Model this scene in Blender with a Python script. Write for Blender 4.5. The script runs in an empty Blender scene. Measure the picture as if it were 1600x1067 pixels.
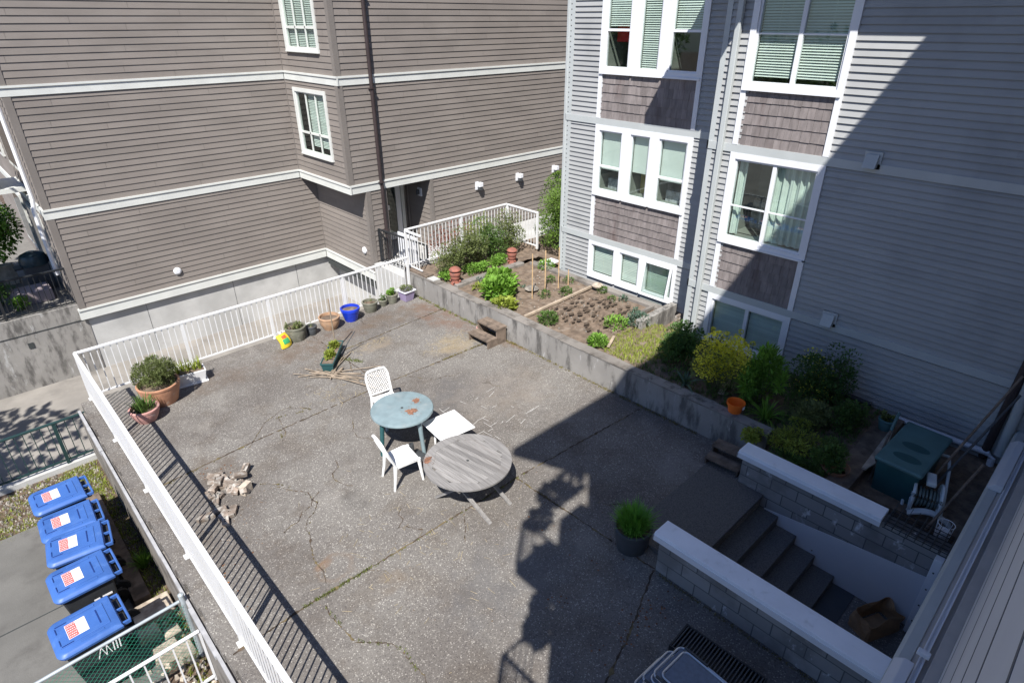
import bpy, math, random
from mathutils import Vector, Matrix
R=math.radians
rnd=random.Random(7)
S=bpy.context.scene
COL=S.collection
# ------------------------------------------------------------------ camera, light
cam=bpy.data.cameras.new('camera'); co=bpy.data.objects.new('camera',cam); COL.objects.link(co)
fw=Vector((0.6078,0.6420,-0.4671)).normalized(); rt=Vector((0.7265,-0.6872,-0.0026)); rt=(rt-rt.dot(fw)*fw).normalized(); up=rt.cross(fw)
co.matrix_world=Matrix(((rt.x,up.x,-fw.x,0),(rt.y,up.y,-fw.y,0),(rt.z,up.z,-fw.z,6.6),(0,0,0,1)))
cam.lens=21.48; cam.sensor_width=36; cam.clip_start=0.02; cam.clip_end=500
S.camera=co
w=bpy.data.worlds.new("World"); S.world=w; w.use_nodes=True
nt=w.node_tree; bg=nt.nodes['Background']
sky=nt.nodes.new('ShaderNodeTexSky'); sky.sky_type='NISHITA'; sky.sun_disc=False; sky.ozone_density=3.0; sky.dust_density=.4
LD=Vector((.61,.50,-1)).normalized()            # direction the sunlight travels
sky.sun_elevation=math.asin(-LD.z); sky.sun_rotation=math.atan2(-LD.x,-LD.y)
tint=nt.nodes.new('ShaderNodeMix'); tint.data_type='RGBA'; tint.blend_type='MULTIPLY'; tint.inputs[0].default_value=1; tint.inputs[7].default_value=(.88,1.03,1.33,1)   # white balance of the open sky
nt.links.new(sky.outputs[0],tint.inputs[6]); nt.links.new(tint.outputs[2],bg.inputs[0]); bg.inputs[1].default_value=0.06
sl=bpy.data.lights.new('sun','SUN'); sl.energy=5.0; sl.angle=R(.5); sl.color=(1,.965,.91)
so=bpy.data.objects.new('sun',sl); COL.objects.link(so); so.rotation_euler=LD.to_track_quat('-Z','Y').to_euler()
S.view_settings.view_transform='Standard'; S.view_settings.look='None'; S.view_settings.exposure=0.72; S.view_settings.gamma=1
S.render.resolution_x=1024; S.render.resolution_y=682
S.render.engine='CYCLES'
S.cycles.max_bounces=6; S.cycles.transparent_max_bounces=10; S.cycles.diffuse_bounces=4; S.cycles.glossy_bounces=3; S.cycles.transmission_bounces=4

# ------------------------------------------------------------------ materials
def N(t,k,**kw):
    n=t.nodes.new(k)
    for a,b in kw.items():
        if a.startswith('i_'): n.inputs[int(a[2:])].default_value=b
        else: setattr(n,a,b)
    return n
def math_(t,op,a,b=None,clamp=False):
    n=t.nodes.new('ShaderNodeMath'); n.operation=op; n.use_clamp=clamp
    for i,v in enumerate((a,b)):
        if v is None: continue
        if isinstance(v,(int,float)): n.inputs[i].default_value=v
        else: t.links.new(v,n.inputs[i])
    return n.outputs[0]
def mixc(t,f,a,b,mode='MIX'):
    n=t.nodes.new('ShaderNodeMix'); n.data_type='RGBA'; n.blend_type=mode
    for i,v in ((0,f),(6,a),(7,b)):
        if isinstance(v,(int,float)): n.inputs[i].default_value=v
        elif isinstance(v,tuple): n.inputs[i].default_value=(*v,1) if len(v)==3 else v
        else: t.links.new(v,n.inputs[i])
    return n.outputs[2]
def noise(t,vec,scale,detail=4,rough=.55):
    n=t.nodes.new('ShaderNodeTexNoise'); n.inputs['Scale'].default_value=scale; n.inputs['Detail'].default_value=detail; n.inputs['Roughness'].default_value=rough
    t.links.new(vec,n.inputs['Vector']); return n.outputs['Fac']
def ramp(t,v,lo,hi):
    n=t.nodes.new('ShaderNodeMapRange'); n.clamp=True; n.interpolation_type='SMOOTHSTEP'
    n.inputs['From Min'].default_value=lo; n.inputs['From Max'].default_value=hi
    t.links.new(v,n.inputs['Value']); return n.outputs[0]
def scalev(t,vec,s,loc=(0,0,0)):
    n=t.nodes.new('ShaderNodeMapping'); n.inputs['Scale'].default_value=s; n.inputs['Location'].default_value=loc
    t.links.new(vec,n.inputs['Vector']); return n.outputs[0]
def base(name):
    m=bpy.data.materials.new(name); m.use_nodes=True; t=m.node_tree
    p=t.nodes['Principled BSDF']; g=t.nodes.new('ShaderNodeTexCoord')
    geo=t.nodes.new('ShaderNodeNewGeometry')
    return m,t,p,geo.outputs['Position']
def finish(t,p,col,rough,bump=None,bd=.01,bs=.5):
    if isinstance(col,tuple): p.inputs['Base Color'].default_value=(*col,1)
    else: t.links.new(col,p.inputs['Base Color'])
    p.inputs['Roughness'].default_value=rough
    if bump is not None:
        b=t.nodes.new('ShaderNodeBump'); b.inputs['Distance'].default_value=bd; b.inputs['Strength'].default_value=bs
        t.links.new(bump,b.inputs['Height']); t.links.new(b.outputs[0],p.inputs['Normal'])
def varmul(t,col,amt=1.0):
    a=t.nodes.new('ShaderNodeAttribute'); a.attribute_name='var'
    v=math_(t,'ADD',math_(t,'MULTIPLY',a.outputs['Fac'],amt),1.0)
    n=t.nodes.new('ShaderNodeVectorMath'); n.operation='SCALE'
    t.links.new(col,n.inputs[0]); t.links.new(v,n.inputs['Scale']); return n.outputs[0]
_M={}
def mk(name,c,rough=.6,v=.1,scale=3,stretch=(1,1,1),bump=0,bscale=40,c2=None,p2=(.55,.7),s2=2,metal=0,spec=.4):
    if name in _M: return _M[name]
    m,t,p,pos=base(name); vv=scalev(t,pos,stretch)
    n1=noise(t,vv,scale); dk=tuple(x*(1-v) for x in c); lt=tuple(min(1,x*(1+v)) for x in c)
    col=mixc(t,ramp(t,n1,.3,.7),dk,lt)
    if c2: col=mixc(t,ramp(t,noise(t,scalev(t,pos,stretch,(7,3,1)),s2,6),*p2),col,c2)
    col=varmul(t,col)
    finish(t,p,col,rough,noise(t,vv,bscale,3) if bump else None,bump,.6)
    p.inputs['Metallic'].default_value=metal; p.inputs['Specular IOR Level'].default_value=spec
    _M[name]=m; return m
def leafmat(name,c,tr=.3,v=.25):
    if name in _M: return _M[name]
    m,t,p,pos=base(name)
    n1=noise(t,pos,9,2); col=mixc(t,ramp(t,n1,.3,.7),tuple(x*(1-v) for x in c),tuple(x*(1+v) for x in c)); col=varmul(t,col)
    finish(t,p,col,.55); p.inputs['Specular IOR Level'].default_value=.3
    tb=t.nodes.new('ShaderNodeBsdfTranslucent'); t.links.new(mixc(t,.5,col,(c[0]*1.8,c[1]*1.8,c[2]*.6)),tb.inputs[0])
    mx=t.nodes.new('ShaderNodeMixShader'); mx.inputs[0].default_value=tr
    t.links.new(p.outputs[0],mx.inputs[1]); t.links.new(tb.outputs[0],mx.inputs[2]); t.links.new(mx.outputs[0],t.nodes['Material Output'].inputs[0])
    _M[name]=m; return m
def glassmat(name,tint,refl=.12):
    m,t,p,pos=base(name); t.nodes.remove(p)
    tr=t.nodes.new('ShaderNodeBsdfTransparent'); tr.inputs[0].default_value=(*tint,1)
    gl=t.nodes.new('ShaderNodeBsdfGlossy'); gl.inputs['Roughness'].default_value=.02; gl.inputs[0].default_value=(.9,1,.97,1)
    ge=t.nodes.new('ShaderNodeNewGeometry'); dp=t.nodes.new('ShaderNodeVectorMath'); dp.operation='DOT_PRODUCT'
    t.links.new(ge.outputs['Incoming'],dp.inputs[0]); t.links.new(ge.outputs['Normal'],dp.inputs[1])
    f=math_(t,'ADD',math_(t,'MULTIPLY',math_(t,'POWER',math_(t,'SUBTRACT',1.0,math_(t,'ABSOLUTE',dp.outputs['Value'])),5.0),.9),refl,True)
    b=t.nodes.new('ShaderNodeBump'); b.inputs['Distance'].default_value=.02; b.inputs['Strength'].default_value=.15
    t.links.new(noise(t,pos,.9,1),b.inputs['Height']); t.links.new(b.outputs[0],gl.inputs['Normal'])
    mx=t.nodes.new('ShaderNodeMixShader'); t.links.new(f,mx.inputs[0]); t.links.new(tr.outputs[0],mx.inputs[1]); t.links.new(gl.outputs[0],mx.inputs[2])
    t.links.new(mx.outputs[0],t.nodes['Material Output'].inputs[0]); return m
GLASS=glassmat('window_glass',(.75,.82,.785),.11)
def concrete(name,c,dark,amt=(.5,.7),streak=True,rough=.9,agg=0,vs=.9,moss=None):
    m,t,p,pos=base(name)
    n1=noise(t,pos,1.2,6); col=mixc(t,ramp(t,n1,.3,.7),tuple(x*.82 for x in c),tuple(x*1.12 for x in c))
    if streak: st=noise(t,scalev(t,pos,(2.6,2.6,.8)),vs,8,.65)
    else: st=noise(t,scalev(t,pos,(1,1,1),(9,4,2)),vs,8,.65)
    col=mixc(t,ramp(t,st,*amt),col,dark)
    if streak: col=mixc(t,math_(t,'MULTIPLY',ramp(t,noise(t,scalev(t,pos,(4,4,1.1),(5,5,5)),1.5,8,.7),.58,.68),.8),col,(.5,.5,.49))
    if moss: col=mixc(t,ramp(t,noise(t,pos,2.2,7,.7),.6,.72),col,moss)
    col=mixc(t,math_(t,'MULTIPLY',noise(t,pos,60,3),.5),col,tuple(x*.7 for x in c))
    h=noise(t,pos,70,4); finish(t,p,col,rough,h,.006,.6); p.inputs['Specular IOR Level'].default_value=.2
    _M[name]=m; return m
# exposed aggregate paving with its stains (wear of the slab itself)
def paving():
    m,t,p,pos=base('exposed_aggregate_concrete')
    vo=t.nodes.new('ShaderNodeTexVoronoi'); vo.inputs['Scale'].default_value=75; t.links.new(pos,vo.inputs['Vector'])
    sp=t.nodes.new('ShaderNodeSeparateColor'); t.links.new(vo.outputs['Color'],sp.inputs[0])
    col=mixc(t,sp.outputs[0],(.15,.138,.124),(.222,.207,.188))
    col=mixc(t,ramp(t,sp.outputs[1],.86,.97),col,(.42,.40,.36))
    col=mixc(t,ramp(t,sp.outputs[2],.86,.98),col,(.115,.105,.10))
    col=mixc(t,math_(t,'MULTIPLY',ramp(t,vo.outputs['Distance'],.35,.75),.5),col,(.16,.15,.14))
    big=noise(t,pos,.45,6,.6); col=mixc(t,ramp(t,big,.38,.62),mixc(t,1.0,col,(.74,.72,.72),'MULTIPLY'),col)
    pat=noise(t,scalev(t,pos,(1,1,1),(2,8,0)),1.1,8,.7); col=mixc(t,math_(t,'MULTIPLY',ramp(t,pat,.5,.62),.45),col,mixc(t,1.0,col,(.72,.66,.60),'MULTIPLY'))
    mid=noise(t,scalev(t,pos,(1,1,1),(5,2,0)),2.6,6,.65); col=mixc(t,math_(t,'MULTIPLY',ramp(t,mid,.52,.72),.32),col,(.09,.075,.062))
    lt=noise(t,scalev(t,pos,(1,1,1),(1,12,0)),.9,6,.6); col=mixc(t,math_(t,'MULTIPLY',ramp(t,lt,.55,.75),.35),col,(.33,.31,.28))
    # worn soil and rust marks: centre, radius, colour, strength, ring
    sx=t.nodes.new('ShaderNodeSeparateXYZ'); t.links.new(pos,sx.inputs[0])
    nz=noise(t,pos,4,4)
    def spot(x,y,rx,ry,c,s,ring=False):
        nonlocal col
        dx=math_(t,'DIVIDE',math_(t,'SUBTRACT',sx.outputs[0],x),rx); dy=math_(t,'DIVIDE',math_(t,'SUBTRACT',sx.outputs[1],y),ry)
        d=math_(t,'SQRT',math_(t,'ADD',math_(t,'MULTIPLY',dx,dx),math_(t,'MULTIPLY',dy,dy)))
        d=math_(t,'ADD',d,math_(t,'MULTIPLY',math_(t,'SUBTRACT',nz,.5),1.5))
        if ring: f=math_(t,'SUBTRACT',1.0,math_(t,'MULTIPLY',math_(t,'ABSOLUTE',math_(t,'SUBTRACT',d,1.0)),3.2),True)
        else: f=math_(t,'SUBTRACT',1.0,ramp(t,d,.5,1.15))
        f=math_(t,'MULTIPLY',f,math_(t,'MULTIPLY',ramp(t,mid,.3,.62),s))
        col=mixc(t,f,col,c)
    spot(2.32,5.95,.24,.2,(.19,.13,.085),.45,True); spot(2.2,6.1,.16,.08,(.21,.12,.065),.45); spot(2.72,5.25,.24,.2,(.18,.14,.10),.45)
    spot(5.2,12.0,1.4,.45,(.12,.08,.055),.55); spot(7.3,12.1,1.3,.4,(.13,.09,.06),.5); spot(8.2,11.2,.5,1.2,(.16,.09,.06),.6)
    spot(7.6,9.9,.7,.5,(.34,.27,.17),.5); spot(6.2,11.1,.5,.3,(.30,.24,.17),.45); spot(3.0,12.0,.9,.5,(.11,.08,.06),.5)
    spot(3.2,6.9,.25,.35,(.07,.065,.06),.35); spot(1.9,9.2,.4,.6,(.10,.075,.055),.5); spot(6.1,8.2,.9,.7,(.10,.10,.105),.4)
    spot(8.7,9.0,.4,.5,(.14,.07,.035),.8); spot(6.9,7.6,1.2,.9,(.27,.235,.20),.35); spot(4.0,4.2,1.2,.7,(.11,.11,.115),.4)
    spot(7.5,3.9,.5,.4,(.3,.29,.28),.35)
    finish(t,p,col,.9,vo.outputs['Distance'],.006,.5); p.inputs['Specular IOR Level'].default_value=.25
    _M['paving']=m; return m
PAV=paving()
TERM=concrete('terrace_gravel_concrete',(.20,.19,.175),(.12,.115,.105),(.5,.75),False,vs=3)
def blockmat():
    m,t,p,pos=base('painted_concrete_block')
    sx=t.nodes.new('ShaderNodeSeparateXYZ'); t.links.new(pos,sx.inputs[0])
    cb=t.nodes.new('ShaderNodeCombineXYZ'); t.links.new(math_(t,'ADD',sx.outputs[0],sx.outputs[1]),cb.inputs[0]); t.links.new(sx.outputs[2],cb.inputs[1])
    br=t.nodes.new('ShaderNodeTexBrick'); t.links.new(cb.outputs[0],br.inputs['Vector'])
    br.inputs['Scale'].default_value=1; br.inputs['Brick Width'].default_value=.4; br.inputs['Row Height'].default_value=.2; br.inputs['Mortar Size'].default_value=.008; br.inputs['Mortar Smooth'].default_value=.3
    br.inputs['Color1'].default_value=(.22,.215,.21,1); br.inputs['Color2'].default_value=(.31,.30,.29,1); br.inputs['Mortar'].default_value=(.10,.10,.10,1); br.inputs['Bias'].default_value=0
    n1=noise(t,scalev(t,pos,(1,1,.6)),3.3,7,.7)
    col=mixc(t,ramp(t,n1,.57,.66),br.outputs['Color'],(.62,.62,.64))
    col=mixc(t,math_(t,'MULTIPLY',ramp(t,noise(t,scalev(t,pos,(1,1,1),(3,3,3)),1.8,6),.5,.65),.5),col,(.12,.115,.11))
    h=math_(t,'ADD',math_(t,'MULTIPLY',noise(t,pos,90,3),.35),math_(t,'SUBTRACT',1.0,br.outputs['Fac']))
    finish(t,p,col,.9,h,.006,.6); _M['block']=m; return m
BLOCK=blockmat()
CONC=concrete('aged_retaining_concrete',(.30,.285,.265),(.085,.08,.075),(.46,.64),True,vs=1.6)
CONCL=concrete('pale_foundation_concrete',(.50,.495,.48),(.30,.30,.295),(.5,.8),False,vs=.6)
CONCD=concrete('driveway_concrete',(.28,.26,.235),(.15,.14,.13),(.5,.75),False)
PADC=concrete('yard_pad_concrete',(.155,.15,.14),(.10,.095,.09),(.5,.75),False,vs=1.4)
CURB=concrete('mossy_curb_concrete',(.24,.22,.20),(.08,.07,.06),(.45,.7),False,vs=2.2)
SOIL=mk('garden_soil',(.155,.115,.085),1,.3,6,bump=.03,bscale=25,c2=(.235,.19,.15),p2=(.5,.75),s2=5)
DIRT=mk('dark_planting_dirt',(.10,.07,.05),1,.4,8,bump=.03,bscale=25,c2=(.20,.15,.10),p2=(.55,.7),s2=9)
BRN=mk('taupe_fibre_cement_siding',(.205,.180,.162),.75,.08,.7,(1,1,3),c2=(.25,.222,.20),p2=(.5,.85),s2=.6)
GRY=mk('grey_vinyl_siding',(.325,.33,.33),.55,.05,.8,c2=(.27,.275,.275),p2=(.5,.8),s2=1.1)
GTR=mk('pale_grey_green_trim',(.43,.455,.455),.5,.04,2)
BTR=mk('pale_sage_trim_board',(.60,.61,.58),.6,.05,2)
BCB=mk('taupe_corner_board',(.185,.165,.15),.75,.05,2)
WHT=mk('white_vinyl',(.70,.71,.74),.4,.03,2)
WHR=mk('white_powder_coated_aluminium',(.70,.70,.70),.38,.03,2,c2=(.62,.60,.56),p2=(.66,.8),s2=14)
WHS=mk('white_wall_siding',(.60,.61,.64),.5,.04,.8)
SHK=mk('weathered_brown_shake',(.20,.175,.17),.85,.16,14,(1,1,.25),bump=.004,bscale=30,c2=(.12,.09,.085),p2=(.52,.75),s2=2.5)
BLK=mk('black_powder_coat',(.02,.022,.025),.4,.1)
DKG=mk('dark_green_fence_paint',(.018,.045,.045),.5,.15)
GRN=mk('green_vinyl_mesh',(.02,.20,.13),.5,.1)
GALV=mk('galvanised_pipe',(.42,.46,.48),.45,.1,5,metal=.3)
PIPEB=mk('dark_brown_downpipe',(.045,.033,.033),.45,.1)
DARK=mk('dark_interior',(.045,.05,.05),.9,.1)
ROOM=mk('dim_room_wall',(.22,.23,.21),.9,.2,.8)
BLIND=mk('pale_blind_slat',(.74,.77,.74),.5,.03)
CURT=mk('sheer_curtain_cloth',(.62,.68,.64),.8,.08,5)
BINB=mk('blue_bin_plastic',(.045,.12,.36),.45,.10,2,spec=.4,c2=(.075,.165,.42),p2=(.5,.8),s2=6)
BIND=mk('black_bin_plastic',(.028,.03,.034),.5,.2,4)
TIRE=mk('black_rubber',(.016,.016,.017),.7,.1)
STW=mk('white_sticker',(.75,.74,.74),.5,.02); STR=mk('red_sticker_print',(.78,.13,.12),.5,.06,30); STG=mk('grey_sticker_print',(.33,.33,.36),.5,.05)
PLW=mk('white_garden_plastic',(.80,.80,.79),.38,.03,3,c2=(.62,.60,.55),p2=(.6,.8),s2=6)
PLWD=mk('white_tabletop_plastic',(.82,.82,.81),.35,.03,3,c2=(.55,.53,.48),p2=(.58,.85),s2=5)
TEAL=mk('teal_table_plastic',(.20,.265,.285),.5,.12,5,c2=(.27,.31,.32),p2=(.5,.75),s2=3)
TEALD=mk('dark_teal_plastic',(.025,.085,.09),.45,.1,4)
BINT=mk('teal_bin_lid_plastic',(.08,.165,.17),.5,.12,3)
WOODG=mk('silvered_teak',(.225,.215,.207),.85,.2,45,(1,.06,1),bump=.002,bscale=60,c2=(.19,.175,.165),p2=(.5,.8),s2=9)
TIMB=mk('weathered_timber',(.17,.13,.10),.85,.25,7,bump=.004,bscale=40,c2=(.09,.07,.055),p2=(.5,.7),s2=5)
TIMBL=mk('pale_edging_timber',(.36,.29,.22),.85,.2,8)
STAKE=mk('bamboo_stake',(.52,.36,.20),.6,.15,12)
BAMB=mk('dry_bamboo_cane',(.27,.215,.16),.6,.25,8)
TERR=mk('terracotta',(.40,.205,.125),.75,.15,6,c2=(.50,.36,.27),p2=(.55,.72),s2=7)
TERRP=mk('pink_terracotta',(.45,.24,.21),.75,.12,6,c2=(.52,.40,.36),p2=(.55,.72),s2=8)
TERRL=mk('buff_glazed_clay',(.40,.25,.155),.55,.2,5,c2=(.32,.22,.15),p2=(.5,.7),s2=5)
REDC=mk('red_clay_ornament',(.28,.105,.075),.8,.2,8,c2=(.16,.08,.065),p2=(.5,.7),s2=8)
BLUG=mk('cobalt_blue_glaze',(.012,.045,.50),.18,.12,5,spec=.6)
GRYC=mk('grey_green_clay',(.15,.15,.115),.7,.2,7,c2=(.24,.23,.19),p2=(.5,.7),s2=9)
PURP=mk('lilac_plastic',(.33,.27,.42),.5,.08)
CHAR=mk('charcoal_plastic',(.06,.065,.07),.5,.1)
ORNG=mk('orange_plastic',(.80,.16,.02),.4,.06)
BRICK=mk('old_brick',(.20,.16,.13),.9,.3,9,bump=.003,bscale=60,c2=(.36,.335,.30),p2=(.45,.65),s2=11)
STONE=mk('pale_rubble_stone',(.42,.36,.29),.9,.25,6,bump=.01,bscale=20,c2=(.25,.20,.16),p2=(.5,.7),s2=5)
PEB=mk('gravel_pebble',(.21,.19,.165),.9,.35,9)
KRAFT=mk('brown_paper',(.36,.22,.12),.8,.12,8)
ALU=mk('brushed_aluminium_tube',(.62,.65,.68),.3,.05,metal=.6)
FABR=mk('blue_grey_mesh_fabric',(.16,.19,.24),.7,.1,20)
YEL=mk('yellow_sack_plastic',(.78,.58,.04),.45,.08); SGRN=mk('green_sack_print',(.05,.36,.14),.5,.05); SRED=mk('red_sack_print',(.6,.12,.05),.5,.05)
BLUP=mk('blue_plastic',(.03,.14,.45),.45,.1)
PVC=mk('white_pvc_pipe',(.62,.64,.68),.4,.06,4)
HOSE=mk('grey_hose_plastic',(.55,.59,.60),.5,.1)
REDL=mk('red_flower_petal',(.5,.02,.02),.6,.2)
GRASSY=leafmat('moss_and_grass',(.16,.19,.055)); MOSS=leafmat('dry_moss',(.15,.13,.04),.1)
L_MID=leafmat('mid_green_leaf',(.085,.15,.035)); L_BRT=leafmat('bright_green_leaf',(.16,.30,.045)); L_DRK=leafmat('dark_green_leaf',(.07,.14,.035)); L_OLV=leafmat('olive_leaf',(.14,.17,.06)); L_YEL=leafmat('yellow_flower',(.68,.66,.08)); L_GRN2=leafmat('grass_green_blade',(.14,.34,.05)); L_BLU=leafmat('blue_green_leaf',(.09,.15,.11)); L_LIM=leafmat('lime_leaf',(.25,.30,.05)); L_DRY=leafmat('dry_straw',(.38,.31,.19),.1); L_RED=leafmat('reddish_leaf',(.20,.05,.03)); L_HED=leafmat('hedge_leaf',(.12,.20,.035))
STEM=mk('green_brown_stem',(.10,.10,.05),.8,.2); BARK=mk('brown_bark',(.14,.10,.075),.9,.3,10)

# ------------------------------------------------------------------ mesh builder
class MB:
    def __init__(s): s.v=[];s.f=[];s.a=[]
    def quad(s,a,b,c,d,var=0):
        n=len(s.v); s.v+=[tuple(a),tuple(b),tuple(c),tuple(d)]; s.f.append((n,n+1,n+2,n+3)); s.a.append(var)
    def tri(s,a,b,c,var=0):
        n=len(s.v); s.v+=[tuple(a),tuple(b),tuple(c)]; s.f.append((n,n+1,n+2)); s.a.append(var)
    def hexa(s,p,var=0):
        n=len(s.v); s.v+=[tuple(q) for q in p]
        for f in ((3,2,1,0),(4,5,6,7),(0,1,5,4),(1,2,6,5),(2,3,7,6),(3,0,4,7)): s.f.append(tuple(n+i for i in f)); s.a.append(var)
    def box(s,x0,x1,y0,y1,z0,z1,var=0,M=None):
        p=[(x0,y0,z0),(x1,y0,z0),(x1,y1,z0),(x0,y1,z0),(x0,y0,z1),(x1,y0,z1),(x1,y1,z1),(x0,y1,z1)]
        if M: p=[M(*q) for q in p]
        s.hexa(p,var); return s
    def tube(s,pts,r,n=8,var=0,cap=True):
        pts=[Vector(p) for p in pts]; k=len(s.v)
        rs=r if isinstance(r,(list,tuple)) else [r]*len(pts)
        for i,p in enumerate(pts):
            d=(pts[min(i+1,len(pts)-1)]-pts[max(i-1,0)])
            if d.length<1e-9: d=Vector((0,0,1))
            d.normalize(); u=d.cross(Vector((0,0,1)) if abs(d.z)<.9 else Vector((1,0,0))).normalized(); w_=d.cross(u)
            for j in range(n):
                a=2*math.pi*j/n; s.v.append(tuple(p+u*math.cos(a)*rs[i]+w_*math.sin(a)*rs[i]))
        for i in range(len(pts)-1):
            for j in range(n):
                s.f.append((k+i*n+j,k+i*n+(j+1)%n,k+(i+1)*n+(j+1)%n,k+(i+1)*n+j)); s.a.append(var)
        if cap:
            s.f.append(tuple(k+j for j in range(n))[::-1]); s.a.append(var)
            e=k+(len(pts)-1)*n; s.f.append(tuple(e+j for j in range(n))); s.a.append(var)
        return s
    def lathe(s,prof,c=(0,0,0),n=28,var=0,sx=1,sy=1,rot=0):
        k=len(s.v)
        for r_,z in prof:
            for j in range(n):
                a=2*math.pi*j/n+rot; s.v.append((c[0]+r_*math.cos(a)*sx,c[1]+r_*math.sin(a)*sy,c[2]+z))
        for i in range(len(prof)-1):
            for j in range(n): s.f.append((k+i*n+j,k+i*n+(j+1)%n,k+(i+1)*n+(j+1)%n,k+(i+1)*n+j)); s.a.append(var)
        return s
    def disc(s,c,r,n=24,var=0,sx=1,sy=1):
        k=len(s.v)
        for j in range(n): a=2*math.pi*j/n; s.v.append((c[0]+r*sx*math.cos(a),c[1]+r*sy*math.sin(a),c[2]))
        s.f.append(tuple(range(k,k+n))); s.a.append(var); return s
    def prism(s,poly,z0,z1,M=None,var=0):
        n=len(poly); M=M or (lambda x,y,z:(x,y,z)); k=len(s.v)
        s.v+=[tuple(M(x,y,z0)) for x,y in poly]+[tuple(M(x,y,z1)) for x,y in poly]
        s.f.append(tuple(range(k,k+n))[::-1]); s.f.append(tuple(range(k+n,k+2*n))); s.a+=[var,var]
        for i in range(n): j=(i+1)%n; s.f.append((k+i,k+j,k+n+j,k+n+i)); s.a.append(var)
        return s
    def build(s,name,mat,parent=None,smooth=False,bevel=0,loc=None):
        me=bpy.data.meshes.new(name); me.from_pydata(s.v,[],s.f); me.materials.append(mat)
        if any(s.a):
            at=me.attributes.new('var','FLOAT','FACE'); at.data.foreach_set('value',s.a)
        o=bpy.data.objects.new(name,me); COL.objects.link(o)
        if parent: o.parent=parent
        if loc: o.location=loc
        if smooth:
            me.polygons.foreach_set('use_smooth',[True]*len(me.polygons))
            try: me.set_sharp_from_angle(angle=R(40))
            except Exception: pass
        if bevel:
            b=o.modifiers.new('bevel','BEVEL'); b.width=bevel; b.segments=2; b.limit_method='ANGLE'; b.angle_limit=R(40)
        return o
def tag(o,label=None,cat=None,group=None,kind=None):
    if label: o['label']=label
    if cat: o['category']=cat
    if group: o['group']=group
    if kind: o['kind']=kind
    return o
def empty(name,loc,rz,label,cat,group=None):
    o=bpy.data.objects.new(name,None); COL.objects.link(o); o.location=loc; o.rotation_euler=(0,0,rz); o.empty_display_size=.2
    return tag(o,label,cat,group)
def struct(o): o['kind']='structure'; return o
def kids(o): return [c for c in o.children]
def copy_tree(o,parent=None):
    c=o.copy(); COL.objects.link(c)
    if parent: c.parent=parent
    for ch in list(o.children): copy_tree(ch,c)
    return c
def MX(Y,s=1): return lambda a,o,z:(a,Y-o*s,z)      # wall running along X, facing -Y (s=1)
def MY(X,s=1): return lambda a,o,z:(X-o*s,a,z)      # wall running along Y, facing -X
def clutter(n,z): return None

# ------------------------------------------------------------------ walls
def siding(mb,M,a0,a1,z0,z1,lap,holes=(),dep=.014,seed=1,board=3.66,vr=.05):
    rg=random.Random(seed); z=z0; k=0
    while z<z1-.01:
        zt=min(z+lap,z1); mid=(z+zt)/2
        segs=[(a0,a1)]
        for h in holes:
            if h[2]<mid<h[3]:
                ns=[]
                for s_ in segs:
                    if h[1]<=s_[0] or h[0]>=s_[1]: ns.append(s_)
                    else:
                        if h[0]>s_[0]: ns.append((s_[0],h[0]))
                        if h[1]<s_[1]: ns.append((h[1],s_[1]))
                segs=ns
        off=(k*1.17)%board
        for s0,s1 in segs:
            x=s0; nx=a0-off+board
            while nx<=s0+.05: nx+=board
            while x<s1-1e-6:
                e=min(nx,s1); v=rg.uniform(-vr,vr); d=dep+rg.uniform(-.0012,.0012)
                mb.quad(M(x,d,z),M(e,d,z),M(e,-.004,zt),M(x,-.004,zt),v)
                mb.quad(M(x,-.012,z+.004),M(e,-.012,z+.004),M(e,d,z),M(x,d,z),v)
                if e<s1-1e-6 and dep<.02: mb.quad(M(e-.003,d+.0012,z),M(e+.003,d+.0012,z),M(e+.003,.0012,zt),M(e-.003,.0012,zt),-.45)
                x=e; nx+=board
        z=zt; k+=1
def shakes(mb,M,a0,a1,z0,z1,row=.185,seed=3):
    rg=random.Random(seed); n=max(1,round((z1-z0)/row)); row=(z1-z0)/n
    for i in range(n):
        z=z0+i*row; a=a0
        while a<a1-.01:
            w_=min(rg.uniform(.10,.17),a1-a); 
            if a1-a-w_<.05: w_=a1-a
            v=rg.uniform(-.13,.12); d=.020+rg.uniform(-.003,.003); zz=z-(rg.uniform(0,.010) if i else 0)
            mb.hexa([M(a+.002,-.01,zz),M(a+w_-.002,-.01,zz),M(a+w_-.002,d,zz),M(a+.002,d,zz),M(a+.002,-.01,z+row),M(a+w_-.002,-.01,z+row),M(a+w_-.002,.004,z+row),M(a+.002,.004,z+row)],v)
            a+=w_
def blind_mesh(mb,M,a0,a1,z0,z1,o=-.09,pitch=.042,tilt=.35):
    z=z1
    while z>z0:
        d=.020; h=.016
        mb.quad(M(a0,o+d,z-h),M(a1,o+d,z-h),M(a1,o-d*.4,z+h),M(a0,o-d*.4,z+h),rnd.uniform(-.08,.08)); z-=pitch
    for f in (.2,.8): a=a0+(a1-a0)*f; mb.box(a-.003,a+.003,o+.002,o+.006,z0,z1,0,M)
def room(par,M,a0,a1,z0,z1,depth=1.1,mat=None):
    mb=MB(); o=-depth
    mb.quad(M(a0,o,z0),M(a1,o,z0),M(a1,o,z1),M(a0,o,z1)); mb.quad(M(a0,o,z0),M(a0,o,z1),M(a0,-.03,z1),M(a0,-.03,z0)); mb.quad(M(a1,o,z0),M(a1,o,z1),M(a1,-.03,z1),M(a1,-.03,z0))
    mb.quad(M(a0,o,z0),M(a1,o,z0),M(a1,-.03,z0),M(a0,-.03,z0)); mb.quad(M(a0,o,z1),M(a1,o,z1),M(a1,-.03,z1),M(a0,-.03,z1))
    mb.build('window_reveal',mat or ROOM,par)
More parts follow.
